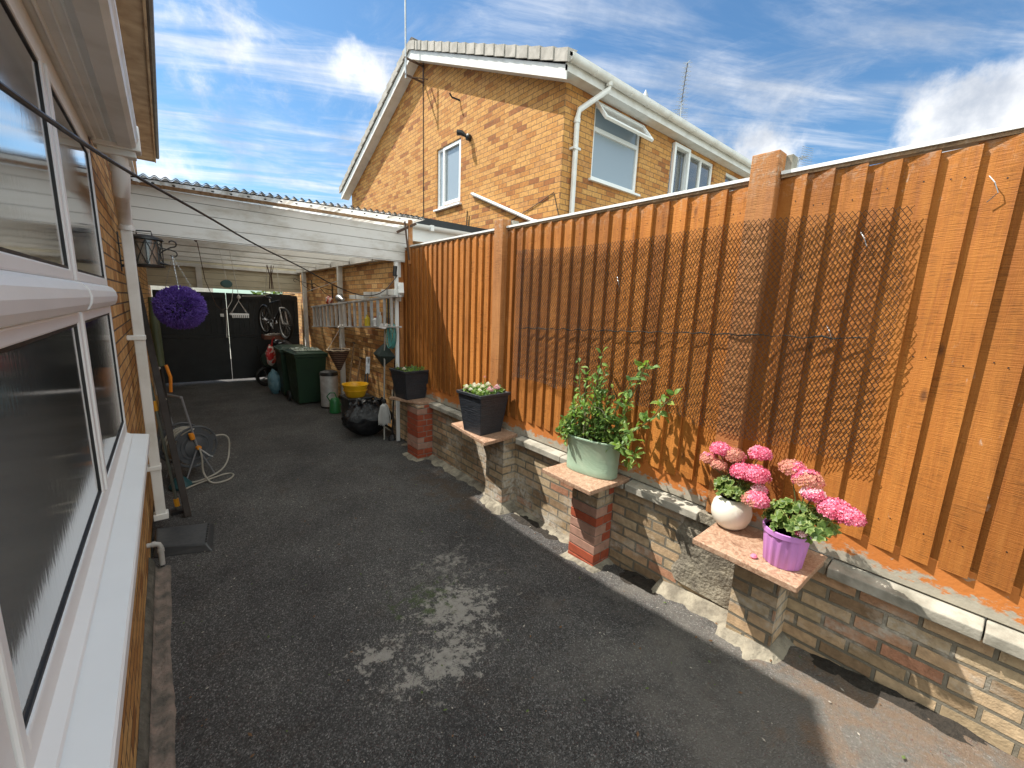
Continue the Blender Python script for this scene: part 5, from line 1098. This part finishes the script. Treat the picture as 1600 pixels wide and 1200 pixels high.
# tools leaning on the wall
lp = T('loppers', 'long handled garden loppers leaning upright on the garage wall behind the rubbish bag', 'tool', (2.45, 6.65, 0))
for dy in (0, .09): m = MB(); m.tube([(2.42, 6.62 + dy * 1.3, .52), (2.48, 6.72 + dy, .80)], .011, 8); m.build('handle', 'blackmetal', lp, True); m = MB(); m.tube([(2.40, 6.58 + dy * 1.5, .44), (2.42, 6.62 + dy * 1.3, .56)], .017, 8); m.build('grip', 'brown_metal', lp, True)
m = MB(); m.bar((2.485, 6.74, .78), (2.53, 6.82, 1.06), .07, .02); m.bar((2.48, 6.80, .80), (2.53, 6.80, 1.04), .05, .015); m.build('blades', 'steel', lp, bev=.005)
m = MB(); m.bar((2.40, 6.60, .0), (2.40, 6.60, .45), .05, .03); m.build('foot', 'brown_metal', lp)
for q, (y, lab, mt) in enumerate(((7.62, 'wooden garden tool shaft leaning on the wall behind the yellow bowls, taller one', 'old_timber'), (7.30, 'pale short tool shaft beside the yellow bowls, leaning on the wall', 'old_timber'))):
    o = T('garden_fork', lab, 'tool', (2.5, y, 0)); h = 1.22 if q == 0 else .98
    m = MB(); m.tube([(2.40, y - .1, .22), (2.575, y, h)], .014, 8); m.build('shaft', mt, o, True); m = MB(); m.tube([(2.575, y - .05, h), (2.575, y + .05, h)], .013, 8); m.build('handle', 'blackmetal', o, True)
    m = MB()
    for k in (-.06, -.02, .02, .06): m.tube([(2.40, y - .1, .23), (2.37, y - .1 + k, .19), (2.36, y - .1 + k, .0)], .005, 5)
    m.build('tines', 'steel', o)
ln = T('brush', 'thin dark brush handle leaning in the corner beside the carport post', 'tool', (2.4, 5.5, 0)); m = MB(); m.tube([(2.37, 5.52, .05), (2.49, 5.66, 1.15)], .011, 7); m.build('handle', 'blackmetal', ln, True)
m = MB(); m.lathe([(.06, 0), (.05, .05), (.02, .08), (0, .09)], (2.37, 5.52, 0), 12); m.build('head', 'liner', ln, True)
# sacks by the far bin
bb = T('blue_sack', 'pale blue plastic sack standing beside the hidden green bin', 'sack', (1.66, 9.72, 0)); m = MB(); lump(m, (1.62, 9.68, .24), (.13, .14, .26), 2, w=.25); m.build('sack', bagmat('blue_sack', (.10, .22, .28), (.17, .30, .36), 6), bb, True)
rd = T('red_carrier_bag', 'red and white striped carrier bag hanging above the blue sack', 'bag', (1.60, 9.95, .8)); m = MB(); lump(m, (1.63, 10.02, .76), (.09, .08, .22), 8, w=.3); m.build('bag', bagmat('red_carrier', (.52, .02, .02), (.60, .52, .48), 9), rd, True)
m = MB(); m.tube([(1.66, 10.02, .95), (1.68, 10.02, 1.10), (1.72, 10.0, 1.14)], .012, 6); m.build('handle', simple('red_strap', (.5, .02, .02), .5), rd, True)
# covered heap with wheelbarrow in front
hp = T('covered_machine', 'bulky machine under a black cover in the dark corner below the bicycle', 'machine', (1.95, 10.9, 0)); m = MB(); lump(m, (2.0, 10.95, .50), (.40, .38, .52), 6, 26, 16, .18); m.build('cover', simple('black_cover', (.012, .013, .015), .6, bs=.4), hp, True)
bx = T('wooden_tray', 'reddish wooden tray of odds and ends on the black covered machine', 'tray', (1.82, 10.75, 1.05)); m = MB(); m.box(1.62, 2.02, 10.5, 10.9, 1.06, 1.075); m.box(1.62, 2.02, 10.49, 10.505, 1.06, 1.15); m.box(1.61, 1.625, 10.5, 10.9, 1.06, 1.15); m.box(2.015, 2.03, 10.5, 10.9, 1.06, 1.15); m.build('tray', simple('red_brown_wood', (.16, .06, .035), .7), bx)
m = MB(); lump(m, (1.84, 10.68, 1.12), (.14, .10, .06), 11, w=.8); m.build('odds', bagmat('pale_odds', (.3, .27, .24), (.5, .46, .42)), bx, True)
bw = T('wheelbarrow', 'dark wheelbarrow tipped up with its black tyre near the gates', 'wheelbarrow', (1.7, 10.7, 0))
m = MB(); pts = [(1.66 + .22 * math.cos(a), 10.62, .22 + .20 * math.sin(a)) for a in [2 * math.pi * k / 28 for k in range(29)]]; m.tube(pts, .04, 8, False); m.build('tyre', 'rubber', bw, True)
m = MB(); m.lathe([(.05, -.03), (.05, .03)], (1.66, 10.62, .22), 12, (0, 1, 0)); 
for a in (0.4, 2.0, 3.6, 5.2): m.bar((1.66, 10.62, .22), (1.66 + .19 * math.cos(a), 10.62, .22 + .18 * math.sin(a)), .02, .02)
m.build('wheel_hub', 'steel', bw)
m = MB(); m.lathe([(.05, .20), (.20, .16), (.27, .0), (.28, .0), (.21, .18), (.0, .22)], (1.80, 10.68, .58), 24, (-.3, -1, .1), sx=1, sy=.8); m.build('tray', simple('dark_green_metal', (.02, .04, .03), .5), bw, True)
m = MB(); m.tube([(1.66, 10.66, .22), (1.80, 10.62, .38), (2.02, 10.58, .50)], .016, 6); m.tube([(1.66, 10.58, .22), (1.50, 10.60, .60), (1.48, 10.62, .92)], .014, 6); m.build('handle', 'blackmetal', bw, True)
# bicycle
def bicycle(o0, hd):
    b = T('bicycle', 'dark mountain bicycle hung up high beside the gates', 'bicycle', tuple(o0)); f = Vector(hd).normalized(); up = Vector((0, 0, 1)); sd = f.cross(up); O = Vector(o0)
    Q = lambda x, z, s=0: O + f * x + up * z + sd * s
    for c in (0, 1.06):
        w = T('wheel', None, None); w.parent = None; bpy.data.objects.remove(w)
        m = MB(); m.tube([Q(c + .315 * math.cos(a), .315 * math.sin(a)) for a in [2 * math.pi * k / 40 for k in range(41)]], .026, 8, False); wt = m.build('wheel', 'rubber', b, True)
        m = MB(); m.tube([Q(c + .285 * math.cos(a), .285 * math.sin(a)) for a in [2 * math.pi * k / 40 for k in range(41)]], .010, 6, False); m.build('rim', 'steel', wt, True)
        m = MB()
        for k in range(16): a = k * math.pi / 8; m.tube([Q(c, 0, .02 * (-1) ** k), Q(c + .28 * math.cos(a), .28 * math.sin(a))], .0016, 4, False)
        m.tube([Q(c, 0, -.06), Q(c, 0, .06)], .016, 8); m.build('spokes', 'steel', wt)
    m = MB(); BB = (.46, -.04); ST = (.34, .40); HT = (.86, .50); HB = (.90, .36)
    for a, b_, r in ((BB, ST, .016), (BB, HB, .019), (ST, HT, .016), (HT, HB, .02)): m.tube([Q(*a), Q(*b_)], r, 8)
    for s in (-.05, .05): m.tube([Q(*BB, s * .6), Q(0, 0, s)], .009, 6); m.tube([Q(*ST, s * .4), Q(0, 0, s)], .008, 6)
    m.build('frame', 'blackmetal', b, True)
    m = MB()
    for s in (-.05, .05): m.tube([Q(.93, .34, s), Q(1.06, 0, s)], .014, 8)
    m.tube([Q(.93, .34, -.05), Q(.93, .34, .05)], .016, 6); m.build('fork', 'alu', b, True)
    m = MB(); m.tube([Q(.86, .50), Q(.84, .60), Q(.90, .62)], .014, 8); m.tube([Q(.84, .63, -.33), Q(.88, .61, -.15), Q(.90, .61, 0), Q(.88, .61, .15), Q(.84, .63, .33)], .012, 8); m.build('handlebar', 'blackmetal', b, True)
    m = MB(); m.tube([Q(.34, .40), Q(.31, .50)], .013, 8); m.build('seat_post', 'alu', b, True)
    m = MB(); m.add([Q(.44, .515), Q(.20, .53, -.07), Q(.20, .53, .07), Q(.44, .50), Q(.20, .49, -.06), Q(.20, .49, .06)], [(0, 1, 2), (3, 5, 4), (0, 3, 4, 1), (0, 2, 5, 3), (1, 4, 5, 2)]); m.build('saddle', 'rubber', b, bev=.01)
    m = MB(); m.tube([Q(.46 + .09 * math.cos(a), -.04 + .09 * math.sin(a), .045) for a in [2 * math.pi * k / 20 for k in range(21)]], .006, 5, False); m.tube([Q(.46, -.04, -.08), Q(.46, -.04, .08)], .01, 6); m.bar(Q(.46, -.04, .07), Q(.58, -.15, .07), .014, .02); m.bar(Q(.46, -.04, -.07), Q(.34, .07, -.07), .014, .02); m.build('crankset', 'steel', b)
bicycle((1.76, 11.20, 1.47), (.20, -.97, -.05))
rp = T('bicycle_rope', 'pale rope tied across the carport and holding up the bicycle', 'rope', (1.6, 9.5, 2.0)); m = MB(); m.tube([(.84, 7.05, 1.97), (1.3, 8.3, 1.99), (1.75, 10.3, 2.06)], .004, 5); m.tube([(1.95, 10.36, 2.06), (2.2, 9.4, 2.10), (2.49, 8.1, 2.32)], .006, 5); m.tube([(1.95, 10.38, 2.06), (1.95, 10.60, 2.64)], .005, 5); m.tube([(1.78, 11.1, 1.98), (1.78, 10.7, 2.64)], .005, 5); m.build('rope', cordm, rp)
tw = T('wire_hanger', 'bundle of dark wire hooks hanging from the carport roof above the bicycle', 'hanger', (1.72, 10.0, 2.6))
for k in range(5): a = k * 1.26; m = MB(); m.tube([(1.72 + .07 * math.cos(a), 10 + .07 * math.sin(a), 2.62), (1.72 + .015 * math.cos(a), 10 + .015 * math.sin(a), 2.42), (1.72 + .04 * math.cos(a), 10 + .04 * math.sin(a), 2.15)], .006, 5); m.build('hook', 'brown_metal', tw, True)
for q, (y, z) in enumerate(((10.4, 2.30), (8.9, 2.16))):
    o = T('scroll_bracket', ('black scrolled iron basket bracket on the brick wall above the ladder end', 'black scrolled iron bracket on the brick wall beyond the first white post')[1 - q], 'bracket', (2.6, y, z), 'scrolled iron brackets')
    m = MB(); m.bar((2.605, y, z - .16), (2.605, y, z + .10), .03, .012, (1, 0, 0)); m.tube([(2.60, y, z), (2.35, y, z + .06), (2.30, y, z + .09)] + arc((2.27, y, z + .07), .035, .3, 5.2, 10, (1, 0, 0), (0, 0, 1)), .006, 5); m.tube([(2.60, y, z - .14), (2.45, y, z - .05), (2.38, y, z + .04)], .006, 5); m.build('iron', 'blackmetal', o, True)

# ================================================================ HANGING THINGS
M_['ball_core'] = simple('green_ball_core', (.02, .035, .02), .8)
fb = T('flower_ball', 'purple artificial lavender ball hanging on a chain from the wall lantern bracket', 'decoration', (.10, 4.6, 1.85))
C0 = Vector((.095, 4.6, 1.845)); m = MB()
for i in range(3800):
    z = 1 - 2 * (i + .5) / 3800; t = i * 2.39996; rr = math.sqrt(1 - z * z); d = Vector((rr * math.cos(t), rr * math.sin(t), z)); dd = (d + rv_(.6)).normalized(); ln_ = random.uniform(.018, .042) + .014 * fbm(d.x * 4, d.y * 4, d.z * 4); p = C0 + d * .155; a = dd.orthogonal().normalized(); b_ = dd.cross(a)
    for k in range(2):
        e = (a if k else b_) * .0085; m.add([p - e * .4, p + dd * ln_ * .5 - e, p + dd * ln_, p + dd * ln_ * .5 + e], [(0, 1, 2, 3)])
m.build('lavender', 'petal_purple', fb); m = MB(); m.lathe([(0.001, -.155)] + [(.155 * math.sin(math.pi * k / 12), -.155 * math.cos(math.pi * k / 12)) for k in range(1, 12)] + [(.001, .155)], C0, 20); m.build('core', 'ball_core', fb, True)
m = MB()
for dx, dy in ((.10, 0), (-.09, .02), (0, -.09)):
    a = Vector((.075, 4.6, 2.27)); b_ = C0 + Vector((dx, dy, .15)); n = 22
    for k in range(n):
        p, q = a.lerp(b_, k / n), a.lerp(b_, (k + .75) / n); m.bar(p, q, .006 if k % 2 else .002, .002 if k % 2 else .006)
m.build('chain', 'steel', fb)
lt = T('wall_lantern', 'black iron cage lantern fixed to the left house wall above the purple ball', 'lantern', (-.12, 4.6, 2.3))
LC = Vector((-.085, 4.62, 2.28))
m = MB(); m.lathe([(.112, -.115), (.115, -.10), (.10, -.095)], LC, 24); m.lathe([(.095, .095), (.118, .10), (.112, .115), (.06, .135), (.0, .142)], LC, 24); m.build('cap_and_base', 'blackmetal', lt, True)
m = MB()
for k in range(8):
    a = k * math.pi / 4; p = Vector((math.cos(a), math.sin(a), 0)) * .10; q = Vector((math.cos(a + math.pi / 4), math.sin(a + math.pi / 4), 0)) * .10; z0, z1 = Vector((0, 0, -.10)), Vector((0, 0, .10))
    m.bar(LC + p + z0, LC + p + z1, .007, .007); m.bar(LC + p + z0, LC + q + z1, .004, .004); m.bar(LC + q + z0, LC + p + z1, .004, .004)
    m.bar(LC + p + Vector((0, 0, .07)), LC + q + Vector((0, 0, .07)), .005, .005)
m.build('cage', 'blackmetal', lt)
m = MB(); m.lathe([(.09, -.094), (.09, .094)], LC, 20); m.build('lantern_glass', glassmat('smoky_glass', (.6, .55, .48), .1, 20, .1, .6), lt, True)
m = MB(); m.tube([LC + Vector((-.05, 0, .135)), LC + Vector((-.05, 0, .165)), LC + Vector((.04, 0, .17)), LC + Vector((.045, 0, .135))], .006, 6); m.bar((-.25, 4.62, 2.12), (-.25, 4.62, 2.42), .05, .012, (1, 0, 0)); m.bar((-.25, 4.62, 2.16), LC + Vector((-.08, 0, -.10)), .02, .02); m.build('handle', 'blackmetal', lt)
br = T('hanging_bracket', 'scrolled black iron bracket with a leaf point holding the purple ball', 'bracket', (-.2, 4.6, 2.3))
m = MB(); m.tube([(-.25, 4.56, 2.20), (-.08, 4.56, 2.20), (.02, 4.58, 2.30), (.07, 4.6, 2.335)] + arc((.085, 4.6, 2.365), .025, -1.6, 2.8, 9, (1, 0, 0), (0, 0, 1)), .006, 6); m.tube([(-.25, 4.56, 2.33), (0, 4.58, 2.325), (.07, 4.6, 2.315)] + arc((.085, 4.6, 2.285), .024, 1.6, -2.6, 9, (1, 0, 0), (0, 0, 1)), .005, 6)
m.tube([(-.12, 4.56, 2.20), (-.04, 4.57, 2.235), (.0, 4.57, 2.20), (.06, 4.58, 2.19)], [.004, .014, .012, .002], 6); m.build('iron', 'blackmetal', br, True)
ai = T('peg_airer', 'small white peg airer hanging on strings below the carport roof', 'airer', (.79, 7.0, 1.72))
m = MB(); m.bar((.68, 6.98, 1.715), (.90, 6.98, 1.715), .014, .022); m.bar((.68, 7.10, 1.715), (.90, 7.10, 1.715), .014, .022); m.bar((.69, 6.98, 1.715), (.69, 7.10, 1.715), .012, .02); m.bar((.89, 6.98, 1.715), (.89, 7.10, 1.715), .012, .02); m.build('frame', 'upvc', ai)
for k in range(9): m = MB(); x = .70 + k * .023; m.box(x, x + .014, 6.975, 6.99, 1.668, 1.705); m.build('peg', 'upvc_old', ai)
m = MB()
for p in ((.69, 6.98), (.89, 6.98), (.69, 7.10), (.89, 7.10)): m.tube([(p[0], p[1], 1.72), (.795, 7.04, 1.90)], .003, 4)
m.tube([(.795, 7.04, 1.89), (.80, 7.04, 1.97), (.76, 7.3, 2.63)], .004, 4); m.build('strings', cordm, ai); m = MB(); m.lathe([(.0, -.03), (.025, -.01), (.02, .02), (0, .035)], (.80, 7.04, 1.95), 10); m.build('knot', cordm, ai)
tb = T('reel_washing_line', 'small teal rounded box hanging from the carport roof', 'washing line', (.67, 7.0, 2.12))
m = MB(); m.prism([(.67 + .075 * math.cos(a) * (1 if math.cos(a) < .6 else .85), 6.97, 2.125 + .052 * math.sin(a)) for a in [2 * math.pi * k / 16 for k in range(16)]], (0, .06, 0)); m.build('case', simple('teal_plastic', (.05, .13, .13), .45), tb, bev=.008)
m = MB(); m.tube([(.67, 7.0, 2.175), (.66, 7.5, 2.63)], .003, 4); m.tube([(.74, 7.0, 2.10), (.71, 6.98, 1.9), (.63, 6.9, 1.77), (.61, 6.9, 1.4)], .004, 5); m.build('line', cordm, tb)
hc = T('hanging_wire', 'thin dark wire looping down from the second carport joist', 'cable', (.4, 6.8, 2.5)); m = MB(); m.tube([(.335, 6.44, 2.66), (.36, 6.5, 2.56), (.42, 6.8, 2.15), (.52, 6.9, 1.84), (.58, 6.9, 1.77), (.63, 6.92, 1.80)], .004, 5); m.lathe([(.0, -.02), (.018, 0), (0, .02)], (.34, 6.45, 2.60), 8); m.build('wire', 'brown_metal', hc, True)
cl = T('washing_line', 'thick black cable strung from the left house across the drive to the carport post', 'cable', (.5, 3.5, 2.2))
cpts = [Vector(p) for p in ((-.245, .55, 2.24), (-.16, 1.0, 2.24), (-.06, 1.9, 2.335), (.20, 2.7, 2.345), (.52, 3.5, 2.32), (.95, 4.1, 2.23), (1.42, 4.7, 2.105), (1.76, 5.0, 2.035), (2.03, 5.2, 2.045), (2.22, 5.32, 2.12), (2.34, 5.38, 2.225), (2.425, 5.405, 2.32))]
def cr_(P, n=8):
    out = []
    for i in range(len(P) - 1):
        p0, p1, p2, p3 = P[max(i - 1, 0)], P[i], P[i + 1], P[min(i + 2, len(P) - 1)]
        for k in range(n): t = k / n; out.append(.5 * ((2 * p1) + (p2 - p0) * t + (2 * p0 - 5 * p1 + 4 * p2 - p3) * t * t + (3 * p1 - p0 - 3 * p2 + p3) * t ** 3))
    return out + [P[-1]]
m = MB(); m.tube(cr_(cpts), .0055, 7); m.build('cable', 'rubber', cl, True)

# ================================================================ LEFT SIDE CLUTTER
hr = T('hose_reel', 'grey free standing hose reel with beige hose by the left house wall', 'hose reel', (.10, 5.5, 0))
HC = Vector((.055, 5.50, .365)); AX = Vector((.45, -.89, 0)).normalized(); SX = Vector((0, 0, 1)).cross(AX).normalized(); dg = simple('dark_grey_plastic', (.075, .08, .088), .45, spec=.45)
def hp_(r, a, s): return HC + SX * (r * math.cos(a)) + Vector((0, 0, r * math.sin(a))) + AX * s
for s in (-.13, .13):
    m = MB()
    for rr in (.215, .135): m.tube([hp_(rr, 2 * math.pi * k / 32, s) for k in range(33)], .012, 6, False)
    for k in range(6): a = k * math.pi / 3 + .3; m.prism([hp_(.11, a - .35, s), hp_(.215, a - .14, s), hp_(.215, a + .14, s), hp_(.11, a + .35, s)], AX * .006)
    m.lathe([(0, -.004), (.185, -.004), (.185, .001), (0, .001)], HC + AX * s, 28, AX); m.lathe([(.0, -.01), (.10, -.008), (.105, .012), (.06, .03), (0, .035)], HC + AX * s, 24, AX * (1 if s > 0 else -1)); m.build('drum_side', dg, hr, True)
m = MB()
for k in range(9): rr = .175 - .012 * (k % 2); m.tube([hp_(rr, 2 * math.pi * q / 28, -.10 + k * .025) for q in range(29)], .011, 6, False)
hm_ = simple('beige_hose', (.34, .31, .26), .5); m.build('wound_hose', hm_, hr, True)
m = MB()
for s in (-.17, .17): m.tube([HC + AX * s, HC + AX * s + SX * .15 + Vector((0, 0, -.36)),], .008, 6); m.tube([HC + AX * s, HC + AX * s - SX * .15 + Vector((0, 0, -.36))], .008, 6); m.tube([HC + AX * s, HC + AX * s - SX * .10 + Vector((0, 0, .56))], .011, 6)
m.tube([HC - AX * .17 - SX * .10 + Vector((0, 0, .56)), HC + AX * .17 - SX * .10 + Vector((0, 0, .56))], .014, 8); m.build('frame', simple('mid_grey_tube', (.20, .20, .21), .5), hr, True)
m = MB(); e = HC + AX * .175 - SX * .045 + Vector((0, 0, .13)); m.lathe([(.022, -.03), (.025, 0), (.022, .04)], e, 10, -SX * .2 + Vector((0, 0, 1))); m.lathe([(.022, 0), (.022, .035)], HC + AX * .17, 12, AX); m.build('orange_fitting', simple('orange_plastic', (.75, .26, .02), .4), hr, True)
m = MB(); b0 = HC + AX * .20
m.tube(cr_([b0, b0 + AX * .03 + Vector((0, 0, -.10)), Vector((.16, 5.28, .10)), Vector((.22, 5.15, .016)), Vector((.36, 5.15, .016)), Vector((.42, 5.28, .016)), Vector((.34, 5.34, .016)), Vector((.10, 5.20, .016)), Vector((.0, 5.12, .016))]), .009, 7)
m.tube(cr_([hp_(.17, 2.9, .10), HC + SX * .30 + AX * .12 + Vector((0, 0, .05)), HC + SX * .33 + AX * .15 + Vector((0, 0, -.15)), HC + SX * .20 + AX * .22 + Vector((0, 0, -.30)), Vector((.12, 5.24, .03)), Vector((-.05, 5.3, .02))]), .009, 7); m.build('loose_hose', hm_, hr, True)
m = MB(); m.tube([HC + AX * .17, HC + AX * .19 + SX * .10 + Vector((0, 0, -.12)), HC + AX * .24 + SX * .10 + Vector((0, 0, -.12))], .008, 6); m.build('winder', 'alu', hr, True)
lb = T('leaning_plank', 'long dark brown square bar leaning against the house wall beside the hose reel', 'plank', (-.05, 4.6, 0)); m = MB(); m.bar((-.005, 4.47, 0), (-.195, 5.02, 2.15), .065, .05, (1, 0, 0)); m.build('bar', simple('dark_brown_plank', (.025, .016, .012), .6, bs=.3), lb, bev=.004)
st_ = T('strimmer', 'garden strimmer with a green shaft and orange handle standing against the house wall', 'tool', (-.08, 5.3, 0))
m = MB(); m.tube([(-.05, 5.25, .12), (-.09, 5.33, 1.25)], .014, 8); m.build('shaft', 'blackmetal', st_, True); m = MB(); m.tube([(-.09, 5.33, 1.25), (-.10, 5.36, 1.62), (-.10, 5.37, 1.92)], [.035, .042, .03], 10); m.build('motor', simple('olive_plastic', (.06, .075, .035), .5), st_, True)
m = MB(); m.tube([(-.05, 5.26, 1.27), (-.025, 5.24, 1.15), (-.035, 5.25, 1.0)], .014, 8); m.build('grip', simple('orange_grip', (.75, .24, .02), .4), st_, True)
m = MB(); m.tube([(-.10, 5.30, 1.24), (-.15, 5.20, 1.2), (-.14, 5.18, 1.0), (-.08, 5.25, .93)], .012, 7); m.build('loop_handle', hm_, st_, True); m = MB(); m.lathe([(.0, 0), (.085, 0), (.10, .03), (.05, .10), (.02, .13)], (-.04, 5.22, 0), 20); m.build('cutting_head', simple('dark_teal_plastic', (.01, .06, .07), .45), st_, True)
t2 = T('long_tool', 'thin long handled garden tool with an orange collar in front of the leaning bar', 'tool', (-.14, 4.7, 0)); m = MB(); m.tube([(-.07, 4.6, .02), (-.165, 4.78, 1.18)], .011, 8); m.build('shaft', simple('grey_green_shaft', (.12, .13, .11), .5), t2, True)
m = MB(); m.tube([(-.148, 4.745, .93), (-.155, 4.757, 1.02)], .020, 8); m.tube([(-.073, 4.605, .06), (-.079, 4.615, .13)], .02, 8); m.build('collar', simple('amber_plastic', (.75, .33, .02), .4), t2, True); m = MB(); m.box(-.12, -.02, 4.55, 4.64, 0, .03); m.build('head', 'blackmetal', t2)
gp = T('gully_cover', 'dark grey plastic drain cover on the ground at the foot of the downpipe', 'drain cover', (-.02, 4.0, 0))
dgc = simple('charcoal_plastic_cover', (.035, .038, .042), .38, (.05, .05, .052), 20, .2, .002)
m = MB(); m.add([(-.235, 3.84, 0), (.125, 3.70, 0), (.165, 4.16, 0), (-.235, 4.20, 0), (-.215, 3.86, .085), (.09, 3.75, .052), (.13, 4.12, .052), (-.215, 4.18, .085)], [(0, 3, 2, 1), (4, 5, 6, 7), (0, 1, 5, 4), (1, 2, 6, 5), (2, 3, 7, 6), (3, 0, 4, 7)]); c_ = m.build('cover', dgc, gp, bev=.010)
m = MB()
for k in range(8): t = k / 7; p = Vector((.085, 3.79, .0535)).lerp(Vector((.12, 4.09, .0535)), t); m.box(p.x - .006, p.x + .006, p.y - .012, p.y + .012, .0535, .0575)
m.build('slots', 'rubber', gp)
wpp = T('waste_pipe', 'short grey waste pipe elbow coming out of the left wall over the drain', 'pipe', (-.2, 3.6, .2)); m = MB(); m.tube([(-.25, 3.68, .19), (-.205, 3.68, .19), (-.185, 3.68, .18), (-.178, 3.68, .16), (-.178, 3.68, .02)], .017, 12); m.lathe([(.021, 0), (.021, .02)], (-.222, 3.68, .19), 12, (1, 0, 0)); m.lathe([(.021, 0), (.021, .025)], (-.178, 3.68, .12), 12); m.build('elbow', simple('grey_white_plastic', (.45, .43, .40), .45), wpp, True)
# gully edge rubble
